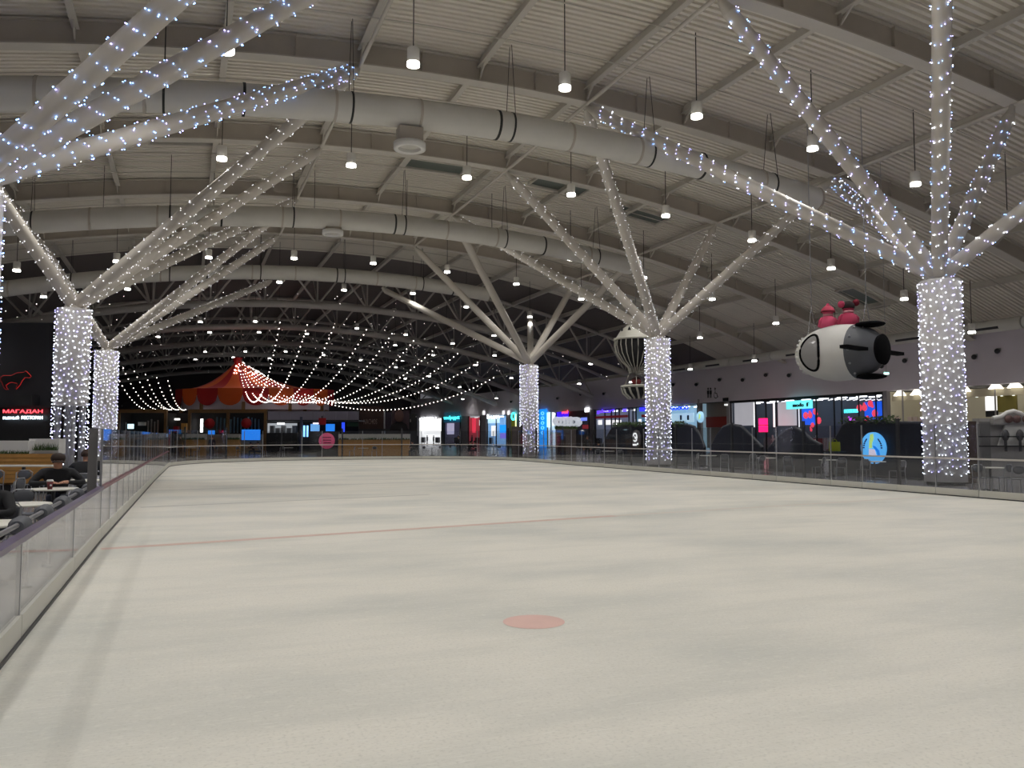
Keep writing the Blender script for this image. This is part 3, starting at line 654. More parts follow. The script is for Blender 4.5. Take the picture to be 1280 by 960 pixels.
text('sign_letters', 'МАГАДАН', 2.85, .29, em('sign_red', (1, .06, .08), 3), SM, t); text('sign_letters', 'РЫБНЫЙ РЕСТОРАН', 2.85, .24, em('sign_white', (.75, .92, 1), 3), Matrix.Translation(at_depth(28.5, 522, RD-.75)) @ Matrix.Rotation(-YAW, 4, 'Z'), t)

# ================================================================== SHOPS ON THE RIGHT WALL
def wpt(px, py, off=0.0):
    """point seen at a pixel on the plane of the shop wall pushed off metres into the shop"""
    off = off*.45 if off > 0 else off
    p, tt, nn = wall_at(px, off); d = ray(px, py); s = (p.x*d.x+p.y*d.y)/(d.x*d.x+d.y*d.y); return C0+d*s
def wb(name, px0, px1, y0, y1, off, m, parent, th=.12):
    a, b2 = wpt(px0, 545, off), wpt(px1, 545, off); pm2 = (px0+px1)/2; z1, z0 = wpt(pm2, y0, off).z, wpt(pm2, y1, off).z
    a.z = b2.z = 0; d = b2-a; M = Matrix.Translation(a) @ Matrix.Rotation(math.atan2(d.y, d.x), 4, 'Z')
    return MB().box(0, d.length, 0, th, max(0, z0), z1, 0, M).build(name, m, parent)
def wtext(name, s, px0, px1, y0, y1, off, m, parent):
    a, b2 = wpt(px0, 545, off), wpt(px1, 545, off); c = wpt((px0+px1)/2, (y0+y1)/2, off); h = wpt((px0+px1)/2, y0, off).z-wpt((px0+px1)/2, y1, off).z; d = b2-a
    return text(name, s, (b2-a).length, h, m, Matrix.Translation(c) @ Matrix.Rotation(math.atan2(d.y, d.x), 4, 'Z'), parent, .05)
FY = lambda px: wpt(px, 545).z  # unused depth probe
def yfloor(px, off=0): p = wpt(px, 545, off); q = (Vector((p.x, p.y, 0))-C0); return 480-FPX*q.dot(cU)/q.dot(cF)
def ytop(px, z=FB, off=0): p = wpt(px, 545, off); q = (Vector((p.x, p.y, z))-C0); return 480-FPX*q.dot(cU)/q.dot(cF)
def shop(px0, px1, label, name, back, light, lcol=(1, .98, .95), mull=(), frame_m=DARKM, glow=.0):
    t = thing(name, label, 'shop'); bm_ = mat('shop_wall_%s' % label[:18], back, .7, emit=back if glow else None, es=glow)  # glow makes the walls emit their own colour, standing in for interior light
    A, tt, nn = wall_at(px0); B = wall_at(px1)[0]; DP = 3.4; d = B-A; RMt = Matrix.Translation(A) @ Matrix.Rotation(math.atan2(d.y, d.x), 4, 'Z'); SL = d.length
    MB().box(0, SL, DP, DP+.1, 0, FB-.05, 0, RMt).build('back_wall', bm_, t)
    for q in (.04, SL-.08): MB().box(q, q+.04, .3, DP, 0, FB-.05, 0, RMt).build('side_wall', bm_, t)
    if light:
        lm = em('shop_light_%.2f_%.2f' % (light, lcol[2]), lcol, light); nl = max(1, int(SL/2.2))
        for k in range(nl):
            for off in (1.1, 2.5): MB().box(SL*(k+.5)/nl-.5, SL*(k+.5)/nl+.5, off-.12, off+.12, FB-.3, FB-.2, 0, RMt).build('ceiling_lamp', lm, t)
    for q in mull: wb('mullion', q-.5, q+.5, ytop(q)+.3, yfloor(q), .1, frame_m, t, .1)
    wb('threshold', px0, px1, yfloor((px0+px1)/2)-.6, yfloor((px0+px1)/2), .05, frame_m, t, .2)
    return t
def rack(px, off, parent, m, wpx=4, hz=1.5):
    off *= .6; a, tt, nn = wall_at(px, off); M = Matrix.Translation(a) @ Matrix.Rotation(math.atan2(tt.y, tt.x), 4, 'Z'); r = MB(); rnd = random.Random(int(px*10))
    r.tube([M @ Vector(v) for v in ((-.7, 0, 0), (-.7, 0, hz), (.7, 0, hz), (.7, 0, 0))], .03, 5)
    rk = r.build('clothes_rack', METAL, parent); g = MB()
    for k in range(9): g.box(-.62+.14*k, -.53+.14*k, -.25, .25, hz-1.0-rnd.random()*.15, hz-.05, 0, M)
    g.build('garments', m, rk)
def mannequin(px, off, parent, m):
    a, tt, nn = wall_at(px, off); M = Matrix.Translation(a); b = MB().lathe([(.0, .1), (.12, .12), (.1, .5), (.16, .85), (.2, 1.0), (.15, 1.2), (.22, 1.45), (.08, 1.55), (.07, 1.6), (.11, 1.7), (.1, 1.82), (0, 1.88)], 10, 0, M); b.build('mannequin', m, parent)
PW = em('panel_white', (1, 1, 1), .85); GAR = [mat('garment_a', sr(60, 62, 70), .8), mat('garment_b', sr(130, 60, 66), .8), mat('garment_c', sr(150, 150, 160), .8)]
CY = em('sign_cyan', sr(70, 230, 240), 2.2); WS = em('sign_bright', (.95, 1, 1), 2.6)
t = shop(521.5, 553, 'bright white shop with white OSTIN letters over its front', 'fashion_shop', sr(240, 240, 240), 6, glow=.5, mull=(523, 552))
wb('lit_panel', 527, 551, 524, 543, 2.5, PW, t); wtext('sign_letters', "O'STIN", 524, 545, 521.5, 526, -.3, WS, t); mannequin(534, .5, t, BLACK); mannequin(542, .5, t, BLACK); rack(529, 1.5, t, GAR[0]); rack(547, 1.5, t, GAR[0])
t = shop(554.5, 576, 'narrow shop with glowing cyan script sign', 'gift_shop', sr(130, 126, 150), 2.2, mull=(555, 575), frame_m=BLACK)
wb('sign_board', 554.5, 575, 515, 528, .0, mat('sign_blue_board', sr(50, 80, 110), .5, emit=sr(30, 90, 120), es=.3), t); wtext('sign_letters', 'woolpoppet', 554.5, 574, 519.5, 525.5, -.3, CY, t); wb('lit_panel', 558, 567, 529, 543, 1.5, em('panel_lilac', sr(200, 195, 225), .6), t); rack(571, 1, t, GAR[0])
t = shop(584.5, 601, 'small shop with a pink-red lit interior', 'cosmetics_shop', sr(200, 90, 105), 3.5, mull=(585, 600), glow=.15)
wb('lit_panel', 586, 599.5, 516, 522, 1, mat('panel_greyl', sr(190, 190, 200), .5, emit=(.7, .7, .75), es=.4), t); wb('red_panel', 586, 594, 523, 541, 2, em('panel_red', sr(225, 60, 85), .75), t); wb('lit_strip', 599, 600.5, 525, 532, .3, PW, t); rack(597, 1.2, t, GAR[1]); mannequin(590, .6, t, BLACK)
t = shop(607.5, 633.5, 'bright blue-lit shop with white lettering over glass', 'electronics_shop', sr(150, 190, 225), 4.5, (.75, .9, 1), mull=(609, 620, 633), glow=.3)
wtext('sign_letters', 'bum', 609, 624, 517.5, 523.5, -.3, WS, t); wb('sign_shelf', 609, 624, 524, 529, .2, em('panel_ice', sr(190, 225, 245), .9), t); wb('blue_screen', 624.5, 632.5, 531, 541, .8, em('screen_azure', sr(30, 140, 240), 1.2), t); wb('lit_panel', 614, 619, 532, 545, 1.5, PW, t); wb('violet_panel', 625, 632, 541.5, 548, .6, em('panel_violet', sr(130, 120, 230), .7), t); rack(612, 1.3, t, GAR[0])
for q in (604, 628.5, 635): wb('wall_light', q-1, q+1, 513.5, 518.5, -.2, PW, wr)
t = shop(637, 645.5, 'olive-walled shop with a round cyan sign', 'bakery', sr(140, 130, 40), 3, (1, .95, .6), glow=.1)
p = wpt(641.5, 520.5, -.3); MB().tube([p+up*.55*math.sin(2*PI*i/16)+(wpt(642, 520, -.3)-wpt(641, 520, -.3)).normalized()*.55*math.cos(2*PI*i/16) for i in range(17)], .14, 6).build('ring_sign', CY, t); wb('lit_strip', 644, 645.4, 513, 533, .1, em('panel_yellow', sr(240, 235, 170), 1.4), t)
t = shop(664, 673.2, 'shop front with a mustard yellow strip beside the blue banner', 'shoe_shop', sr(140, 125, 30), 2.5, (1, .9, .6), glow=.12); wb('lit_strip', 664.2, 665.6, 511, 540, .1, WS, t)
t = thing('blue_banner', 'tall glowing bright blue banner between shop fronts', 'banner'); wb('panel', 673.8, 682.3, 511.5, 560, -.4, em('banner_blue', sr(20, 140, 235), .95), t, .2)
for k, ch in enumerate('OOOOO'): wtext('letter', ch, 676.3, 680, 514.5+k*6, 519+k*6, -.62, em('banner_pale', sr(120, 215, 250), 1.0), t)
t = shop(683, 692.5, 'narrow shop front of bright white light strips', 'phone_shop', sr(200, 215, 225), 4, glow=.4, mull=(688.5,), frame_m=BLACK); wb('lit_strip', 683.4, 687.6, 510, 534, .2, em('strip_ice', sr(200, 240, 245), 1.3), t); wb('lit_strip', 690, 692.2, 511, 532, .2, PW, t)
t = shop(694, 737, 'dark shop with red and blue signs and white cloud-shaped display', 'toy_shop', sr(60, 56, 62), 1.2, mull=(695, 736), frame_m=BLACK)
wb('sign_board', 696, 710, 513.5, 521, .2, em('board_blue', sr(60, 20, 230), 1.0), t); wtext('sign_letters', 'red', 702.5, 709.5, 513, 517, -.1, em('letters_red', (1, .06, .08), 2), t); wb('sign_board', 711, 735, 513, 521, .25, mat('board_brown', sr(70, 30, 34), .5), t)
cl2 = MB()
for q in range(6): cl2.ball(wpt(698+q*4.4, 526.5+(q % 2), .8), .95, 10, 0, (1, 1, .8))
cl2.build('cloud_display', em('cloud_white', sr(225, 230, 240), .55), t)
for q in range(5): wtext('cloud_mark', 'o', 696.6+q*4.8, 699.4+q*4.8, 525.6, 529.4, -.35, mat('mark_dark', sr(40, 60, 80), .5), t)
wb('blue_screen', 726, 733, 522, 526, .4, em('screen_periwinkle', sr(120, 140, 250), 1), t); wb('hook_lamp', 731, 735.5, 510, 515, -.2, WS, t); wb('red_panel', 728, 735, 531, 536, .5, em('panel_rust', sr(140, 40, 50), .5), t)
t = shop(743, 792, 'wide shop with violet glowing lettering and red awning strip', 'homeware_shop', sr(150, 158, 178), 3, (.85, .92, 1), mull=(744, 756, 764, 769, 774, 786, 791), glow=.12)
wtext('sign_letters', 'galmarт', 746, 768, 511.5, 517, -.25, em('letters_violet', sr(90, 50, 255), 1.9), t); wb('awning_strip', 744.5, 784, 519.5, 522.5, .05, mat('awning_red', sr(120, 34, 36), .6, emit=sr(120, 30, 36), es=.3), t)
for q in (746.5, 757, 765.5, 770.5): wb('lit_panel', q, q+5.5, 525, 531, 1.2, PW, t)
wb('blue_sign', 778.5, 782.5, 511, 514.5, -.2, em('letters_indigo', sr(110, 90, 255), 1.6), t); rack(748, .8, t, GAR[0]); rack(760, .8, t, GAR[0]); wb('fascia_dark', 737, 812, 504.5, 511, .02, BLACK, t)
t = shop(793, 812, 'shop with blue sign half hidden by the lit column', 'sport_shop', sr(130, 170, 195), 3, (.8, .92, 1), mull=(795,), glow=.2)
wb('blue_sign', 799.5, 812, 509, 514, -.2, em('letters_blue', sr(50, 50, 235), 1.4), t); wb('awning_strip', 802, 812, 518, 521.5, .05, MATS['awning_red'], t); wb('lit_panel', 794, 801, 524, 534, 1.2, PW, t)
t = shop(826, 873, 'pale blue shop with a glowing blue band of lettering', 'kids_shop', sr(170, 205, 225), 4, (.8, .92, 1), mull=(838, 872), glow=.3)
wtext('sign_letters', 'ооооо', 838, 860, 508, 512.5, -.2, em('letters_royal', sr(20, 60, 240), 1.6), t); wb('shelf_panel', 838, 867, 516.5, 528, 1.5, em('panel_sky', sr(180, 215, 235), .7), t)
for q in (850, 859): wb('shelf_item', q, q+1.6, 519, 525, 1.2, mat('item_dark', sr(40, 60, 80), .5), t)
for q in (840, 846, 852, 858): rack(q, 2.2, t, GAR[2])
t = thing('corridor_entry', 'beige corridor entrance with a dark red band below restroom signs', 'corridor')
wb('back_wall', 874, 911, 500, 560, 2.5, mat('corridor_beige', sr(150, 138, 128), .7), t); wb('red_band', 877, 910, 521, 534, 2.3, mat('band_red', sr(150, 40, 26), .6), t); wb('jamb', 872.5, 875, 499, 565, .0, mat('jamb_grey', sr(165, 160, 160), .6), t, .4); wb('jamb', 908.5, 911.5, 497, 566, .0, MATS['jamb_grey'], t, .4); wb('hanging_sign', 904, 910, 497.2, 501.5, -.3, BLACK, t); wb('lamp', 906, 909.5, 505, 507, -.1, PW, t)
t = shop(912.5, 1105, 'wide dark-framed glass shop with a cyan sign board and posters', 'department_shop', sr(84, 92, 104), 2.4, (.92, .95, 1), mull=(914, 944.5, 957.5, 970.5, 997, 1020.5, 1043, 1052.5, 1074, 1095.5, 1104), frame_m=BLACK, glow=.10)
wb('header', 912.5, 1105, 491.5, 498.5, .02, BLACK, t); GD = mat('display_grey', sr(190, 188, 196), .6, emit=(.72, .72, .78), es=.38, noise=.15, nscale=.5)
wb('display_board', 915, 943, 502.5, 532, 1.2, GD, t); wb('display_board', 973, 996, 502, 532, 1.2, GD, t)
for q in (943, 967.5, 998): wb('lit_strip', q-.6, q+.6, 503, 534, .5, PW, t)
wb('sign_board', 983.5, 1015.5, 500.5, 511, -.4, em('board_aqua', sr(110, 235, 240), 1.0), t); wtext('sign_letters', 'modo f', 991, 1011, 503.5, 508.5, -.55, BLACK, t)
for q0, q1 in ((1003, 1018), (1081.5, 1104)):
    wb('poster', q0, q1, 502 if q0 > 1050 else 511, 525 if q0 > 1050 else 531, .6, em('poster_blue', sr(30, 90, 230), .8), t); c = wpt(q0+2 if q0 > 1050 else q1-3, 516 if q0 > 1050 else 525, .45)
    pr = MB(); rnd = random.Random(5)
    for k in range(9): pr.ball(c+Vector((0, rnd.uniform(-.9, .9), rnd.uniform(-.9, .9))), rnd.uniform(.12, .34), 8, 0, (.15, 1, 1))
    pr.build('poster_print', em('poster_coral', sr(235, 70, 95), .8), t)
wtext('sign_letters', 'MODEXES', 1055.5, 1072, 511.5, 516, .4, CY, t); wtext('sign_letters', 'fever', 1060, 1072.5, 520.5, 525.5, .3, em('letters_magenta', sr(190, 70, 220), 1.6), t)
for k in range(2):
    for j in range(2): wb('pink_box', 948.5+k*.2, 956.8, 523+j*9, 531+j*9, -1.5, em('box_pink', sr(240, 50, 140), .8), t, .3)
for q in (962, 985, 1008, 1024, 1030, 1037, 1047, 1060, 1070, 1079, 1088): rack(q, 1.6, t, GAR[int(q) % 3], hz=1.6)
for q in (966, 1021, 1046, 1056): mannequin(q, .9, t, mat('mannequin_pale', sr(200, 198, 200), .5))
for k in range(26): wb('track_lamp', 1036+k*2.6, 1037.1+k*2.6, 499.5-(k % 3)*.6, 500.8-(k % 3)*.6, 1.4, PW, t)
t = shop(1110, 1300, 'cream shop with warm scalloped wall lights behind the lit column', 'furniture_shop', sr(205, 198, 176), 2.2, (1, .93, .78), mull=(1129, 1208, 1245), frame_m=MATS['jamb_grey'], glow=.06)
wb('upper_band', 1110, 1300, 487, 497, 1.0, mat('cream_band', sr(200, 190, 165), .6), t); wb('olive_panel', 1248, 1272, 492, 515, 1.5, mat('olive', sr(140, 128, 60), .6), t); wb('white_panel', 1233, 1247, 495, 513, 1.5, PW, t); wb('black_screen', 1233, 1247.5, 513.5, 521, 1.2, BLACK, t)
for q, yy in ((1125, 491), (1146, 490), (1205, 486), (1245, 482.5), (1269, 481)):
    p = wpt(q, yy+4, .55); MB().lathe([(.06, .6), (.5, .02), (.46, 0), (0, .3)], 20, 0, Matrix.Translation(p)).build('wall_light', em('scallop_glow', (1, .96, .84), 1.6), t)  # glowing cones shaped as the scallops of light washing the wall
for q in (1128, 1152, 1222, 1236, 1253, 1268): wb('spot_lamp', q-.9, q+.9, 500-(q-1110)*.045, 501.5-(q-1110)*.045, 1.2, WS, t)
for q in (1119, 1135, 1142, 1150): wb('product', q, q+5, 521, 530, .8, mat('product_pale', sr(205, 185, 175), .6), t)
# piers between the shop fronts
PIER = mat('pier_grey', sr(135, 130, 136), .7)
for a, b2 in ((480, 521.5), (553, 554.5), (576, 584.5), (601, 607.5), (633.5, 637), (645.5, 664), (737, 743), (812, 826), (1105, 1110)): wb('pier', a, b2, ytop((a+b2)/2)-.5, yfloor((a+b2)/2), 0, PIER, wr, .35)
MB().box(52.0, 52.35, -14, wall_at(1300)[0].y, 0, FB).build('pier', PIER, wr)
# fascia fittings
for k in range(22):
    px = 640+29*k; p = wpt(px, ytop(px, 7.4+.25*(k % 2)), -.12); 
    if 1140 < px < 1215: continue
    nsp = sum(1 for q in range(k) if not 1140 < 640+29*q < 1215)
    t = thing('wall_spotlight', 'small dark dome spotlight on the grey shop fascia, %s from the far end' % words[nsp], 'spotlight', p, 0, 'spotlights along the shop fascia')
    MB().box(-.02, .14, -.12, .12, -.02, .2).build('bracket', METAL, t); MB().ball((-.2, 0, -.02), .19, 10).build('dome', DARKM, t)
t = thing('restroom_sign', 'black restroom and wheelchair pictograms on the grey fascia', 'sign')
def pict(px, kind):
    c = wpt(px, 491.5, -.03); d = (wpt(px+1, 491.5, -.03)-c); d.z = 0; d.normalize(); M = axes(d, up, c); b = MB()
    if kind == 0: b.lathe([(0, .03), (.13, .03), (.13, -.03), (0, -.03)], 12, 0, M @ Matrix.Translation((0, 0, .47)) @ Matrix.Rotation(PI/2, 4, 'X')); b.box(-.19, .19, -.03, .03, -.1, .3, 0, M); b.box(-.14, -.02, -.03, .03, -.5, -.1, 0, M); b.box(.02, .14, -.03, .03, -.5, -.1, 0, M)
    else:
        b.lathe([(0, .03), (.12, .03), (.12, -.03), (0, -.03)], 12, 0, M @ Matrix.Translation((-.08, 0, .47)) @ Matrix.Rotation(PI/2, 4, 'X')); b.tube([M @ Vector(v) for v in ((-.08, 0, .32), (-.05, 0, -.02), (.2, 0, -.02), (.3, 0, -.4), (.42, 0, -.4))], .06, 6)
        b.tube([M @ Vector((.02+.33*math.cos(u), 0, -.2+.33*math.sin(u))) for u in [2.1+.4*i for i in range(11)]], .05, 6)
    b.build('pictogram', BLACK, t)
pict(885.4, 0); pict(888.6, 0); pict(894.8, 1)
p = at_depth(1108, 467, 40); t = thing('exit_sign', 'small white and green lit sign hanging near the fascia', 'sign', p, -YAW)
MB().box(-.12, .12, -.03, .03, -.05, .05).build('face', em('exit_white', (.7, 1, .92), 1.5), t); MB().box(-.13, .13, -.02, .02, .05, .07).build('green_edge', em('exit_green', (.1, .8, .5), 1), t); MB().tube([(0, 0, .06), (0, 0, roof(p.x)+1.05-p.z)], .01, 4).build('rod', METAL, t)

# ================================================================== DIVIDERS BEHIND THE BARRIER
def divider(X, top, label, foliage=None, m=NAVY):
    t = thing('wave_divider', label, 'divider'); pts = [on_x(px, py, X) for px, py in top]
    prof = [(-p.y, p.z) for p in pts]; prof = [(prof[0][0], 0)]+prof+[(prof[-1][0], 0)]
    M = Matrix(((0, 1, 0, X), (-1, 0, 0, 0), (0, 0, 1, 0), (0, 0, 0, 1)))
    MB().prism(prof, .18, M).build('panel', m, t)
    MB().box(X-.3, X+.3, min(-a for a, _ in prof)+.1, max(-a for a, _ in prof)-.1, 0, .06).build('base', DARKM, t)
    MB().tube([Vector((X, p.y, p.z)) for p in pts], .1, 6).build('edge_trim', mat('trim_dark', sr(50, 52, 62), .4), t)
    if foliage:
        f = MB(); rnd = random.Random(9); a, b2 = on_x(foliage[0], 530, X), on_x(foliage[1], 530, X); zt = max(z for _, z in prof)
        for k in range(int(abs(a.y-b2.y)*160)):
            c = Vector((X+rnd.uniform(-.22, .22), rnd.uniform(min(a.y, b2.y), max(a.y, b2.y)), zt+rnd.uniform(-.1, .2))); u = Vector((rnd.uniform(-1, 1), rnd.uniform(-1, 1), rnd.uniform(.1, 1.2))).normalized()*.16; v = u.orthogonal().normalized()*.045
            f.add([c, c+u*.5+v, c+u, c+u*.5-v], [(0, 1, 2, 3)])
        tag(f.build('foliage', GREEN, t), kind='stuff')
    return t
divider(28.2, [(752, 560), (760, 545), (766, 535), (775, 532.5), (813, 533)], 'dark navy divider panel carrying the white ring logo disc', (768, 812))
divider(28.2, [(826, 532), (862, 532), (868, 534), (875, 545), (881, 560)], 'dark divider with leafy top right of the middle lit column', (826, 856))
divider(28.2, [(889, 561), (897, 545), (905, 534), (914, 531), (926, 533), (940, 546), (953, 560)], 'dark hump-shaped divider between the cream and grey shop displays')
divider(28.2, [(962, 561), (972, 549), (985, 538), (994, 535.5), (1005, 541), (1015, 551), (1027, 557)], 'dark hump-shaped divider below the cyan sign board')
d5 = divider(28.2, [(1038, 562), (1048, 545), (1055, 532), (1064, 528), (1155, 529.5)], 'long navy divider with leafy top behind the glowing blue disc', (1054, 1122))
def disc_sign(px, py, X, r, label, m):
    p = on_x(px, py, X); t = thing('disc_sign', label, 'sign', p); M = Matrix.Rotation(-PI/2, 4, 'Y')
    MB().lathe([(0, .05), (r, .05), (r, -.05), (0, -.05)], 40, 0, M).build('disc', m, t); return t, p
BD = mat('blue_disc', sr(90, 180, 245), .5, emit=sr(90, 180, 250), es=.8)
t, p = disc_sign(1092, 560, 28.0, .69, 'glowing light blue round sign on the navy divider', BD)
def patch(t, pts, m, dx=-.062):   # (y,z) outline laid on the disc face; +u runs to the right in view (-y)
    MB().prism([(u, v) for u, v in pts], .014, Matrix(((0, 1, 0, dx), (-1, 0, 0, 0), (0, 0, 1, 0), (0, 0, 0, 1)))).build('printed_shape', m, t)
patch(t, [(-.12, .6), (.06, .62), (.08, .42), (-.02, .2), (-.02, 0), (-.2, -.02), (-.18, .25)], em('print_lime', sr(190, 225, 130), .7))
patch(t, [(.0, .1), (.16, .08), (.36, -.1), (.42, -.36), (.3, -.36), (.22, -.14), (.1, -.02)], em('print_azure', sr(20, 130, 235), .7)); patch(t, [(-.2, -.04), (.12, -.06), (.22, -.36), (-.22, -.36)], em('print_blush', sr(215, 205, 225), .7))
for s in (-1, 1):
    for k in range(5):
        a = PI/2-s*(.75+.2*k); u, v = .5*math.cos(a), .5*math.sin(a); MB().box(-.068, -.055, -.03, .03, -.045, .045, 0, Matrix.Translation((0, -u, v)) @ Matrix.Rotation(-s*(.75+.2*k), 4, 'X')).build('printed_letter', mat('print_navy', sr(20, 50, 110), .6), t)
t, p = disc_sign(795.5, 548.5, 28.0, .58, 'grey round sign with white ring logo on navy divider', mat('grey_disc', sr(105, 100, 104), .5))
MB().tube([(-.07, .24*math.cos(u)+.06, .1+.27*math.sin(u)) for u in [.3+2*PI*i/18*.82 for i in range(19)]], .045, 6).build('ring_logo', em('logo_white', (1, 1, 1), .9), t)
MB().prism([(-.18, .18), (.1, .1), (.0, -.02), (-.06, .0)], .03, Matrix(((0, 1, 0, -.06), (-1, 0, 0, 0), (0, 0, 1, 0), (0, 0, 0, 1)))).build('logo_mark', MATS['logo_white'], t); MB().box(-.08, -.05, -.1, .36, -.46, -.34).build('logo_bar', MATS['logo_white'], t); MB().ball((-.06, -.28, -.34), .07, 8).build('logo_dot', MATS['logo_white'], t)
t, p = disc_sign(875.5, 521.3, 36.0, .42, 'pale blue round sign on a short post near the corridor', mat('pale_disc', sr(170, 215, 240), .5, emit=sr(160, 210, 245), es=.7))
MB().tube([(.08, 0, -.2), (.08, 0, -p.z)], .06, 8).build('post', METAL, t); patch(t, [(-.1, .25), (.12, .2), (.05, -.1), (-.15, -.2)], MATS['print_lime'])
MB().lathe([(0, .05), (.25, .05), (.25, 0)], 16, 0, Matrix.Translation((.08, 0, -p.z))).build('foot', DARKM, t)

# white ornate kiosk at the frame edge and brown board
t = thing('ornate_kiosk', 'white ornate kiosk with arched pediment behind the nearest barrier panels', 'kiosk'); D = 36
K1 = mat('kiosk_stone', sr(165, 162, 160), .6, noise=.15, nscale=2)
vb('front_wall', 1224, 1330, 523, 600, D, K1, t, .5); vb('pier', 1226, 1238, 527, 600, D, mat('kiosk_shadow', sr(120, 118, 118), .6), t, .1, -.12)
c = at_depth(1266, 530, D-.1); KM = axes(cR, up, c); kf = D/FPX
MB().prism([(-10*kf, 0), (-20*kf, -28*kf), (28*kf, -28*kf), (14*kf, 0)], .1, KM).build('front_panel', WHITE, t)
arch = [(-26*kf, 7*kf), (-16*kf, 9*kf), (-8*kf, 14*kf), (0, 16*kf), (9*kf, 13*kf), (16*kf, 8*kf), (30*kf, 6*kf)]
MB().tube([KM @ Vector((x, -.08, z)) for x, z in arch], .1, 8).build('arch_moulding', WHITE, t); MB().prism(arch+[(30*kf, -1*kf), (-26*kf, -1*kf)], .25, KM).build('pediment', K1, t)
for q in (-8, 2, 14): MB().lathe([(0, .06), (.17, .06), (.17, 0)], 14, 0, KM @ Matrix.Translation((q*kf, -.16, 6*kf)) @ Matrix.Rotation(PI/2, 4, 'X')).build('rosette', mat('rosette', sr(110, 84, 82), .6), t)
for q in (-14, 4):
    MB().ball(KM @ Vector((q*kf, -.25, -14*kf)), .2, 10, 0, (1, .6, 1.3)).tube([KM @ Vector((q*kf, -.25, -14*kf)), KM @ Vector((q*kf, -.25, -34*kf))], .06, 6).build('ornament', mat('ornament_grey', sr(84, 82, 84), .6), t)
for yy in (545, 557): vb('rail', 1222, 1330, yy, yy+1.6, D, BLACK, t, .08, -.5)
t = thing('brown_board', 'narrow dark brown upright board right of the nearest lit column', 'board'); vb('board', 1205.5, 1221, 526.5, 612, 31, mat('brown_board', sr(70, 55, 48), .6), t, .12); vb('foot', 1204, 1222.5, 607, 612, 31, DARKM, t, .5, -.2)

# ================================================================== CAFE FURNITURE
def chair_proto():
    t = thing('cafe_chair', 'x', 'chair')
    fr = MB()
    for s in (-1, 1): MB().tube([(s*.2, .2, 0), (s*.19, .19, .44)], .014, 6).build('leg', METAL, t); MB().tube([(s*.21, -.22, 0), (s*.19, -.19, .45), (s*.19, -.24, .80)], .014, 6).build('leg', METAL, t)
    MB().box(-.21, .21, -.2, .21, .44, .465).build('seat', GREYP, t)
    fr.tube([(-.19, -.24, .6), (-.19, -.26, .80), (-.12, -.275, .86), (.12, -.275, .86), (.19, -.26, .80), (.19, -.24, .6)], .016, 6).build('back_frame', METAL, t)
    MB().ball((0, -.265, .74), 1, 12, 0, (.17, .03, .13)).build('back_pad', GREYP, t)
    return t
def place(proto, first, x, y, rz, label, group):
    o = proto if first else copy_tree(proto); o.location = (x, y, 0); o.rotation_euler.z = rz; o['label'] = label; o['group'] = group; return o
def table_proto():
    t = thing('round_table', 'x', 'table')
    MB().lathe([(0, .75), (.44, .75), (.45, .74), (.45, .725), (.42, .715), (0, .715)], 32).build('tabletop', TABLE, t)
    MB().tube([(0, 0, .03), (0, 0, .72)], .035, 10).build('leg', DARKM, t); MB().lathe([(0, .035), (.24, .03), (.25, 0)], 20).build('base', DARKM, t); return t
CP, TP = chair_proto(), table_proto(); usedc = usedt = True
def chair(x, y, rz, label, group):
    global usedc; o = place(CP, usedc, x, y, rz, label, group); usedc = False; return o
def table(x, y, label, group):
    global usedt; o = place(TP, usedt, x, y, 0, label, group); usedt = False; return o
tabs = [(-2.42, 18.7, 'white round cafe table with a paper cup, in front of the capped man'), (-2.36, 14.7, 'white round cafe table between the cup table and the frame edge'), (-2.2, 11.6, 'white round cafe table nearest the camera at the low barrier'), (-2.2, 22.0, 'white round cafe table behind the steel barrier post')]
for x, y, l in tabs: table(x, y, l, 'cafe tables along the low barrier')
t = thing('padded_rail', 'grey tube rail with dark round pads along the outside of the low barrier', 'rail')
MB().tube([(-1.72, 4.5, .80), (-1.72, 18.6, .80)], .028, 10).build('tube', METAL, t)
for y in (6.6, 8.7, 10.8, 12.5, 14.2, 16.1, 17.8):
    MB().tube([(-1.72, y-.2, .78), (-1.72, y-.13, .78), (-1.72, y+.13, .78), (-1.72, y+.2, .78)], [.07, .105, .105, .07], 14).build('pad', GREYP, t); MB().tube([(-1.72, y+.5, 0), (-1.72, y+.5, .79)], .02, 8).build('leg', METAL, t); MB().lathe([(0, .02), (.07, .02), (.07, 0)], 12, 0, Matrix.Translation((-1.72, y+.5, 0))).build('foot', DARKM, t)
chair(-2.6, 16.3, PI, 'metal chair between the two middle cafe tables, its back loop showing', 'cafe chairs'); chair(-2.5, 19.75, PI, 'metal chair the capped man sits on', 'cafe chairs'); chair(-2.32, 23.2, 0, 'metal chair of the person with their back turned', 'cafe chairs'); chair(-2.4, 13.15, PI-.5, 'metal chair under the person cut by the frame edge', 'cafe chairs')
chair(-3.6, 21.0, 1.2, 'metal chair standing near the wooden slat bench', 'cafe chairs')
t = thing('paper_cup', 'dark red paper coffee cup with white lid on cafe table', 'cup', (-2.44, 18.35, .75))
MB().lathe([(0, 0), (.042, 0), (.058, .16), (0, .16)], 16).build('cup_body', mat('cup_maroon', sr(110, 34, 40), .5), t); MB().lathe([(.061, .155), (.061, .175), (.05, .19), (0, .19)], 16).build('lid', WHITE, t); MB().ball((.02, -.05, .08), .02, 8).build('logo_spot', WHITE, t)
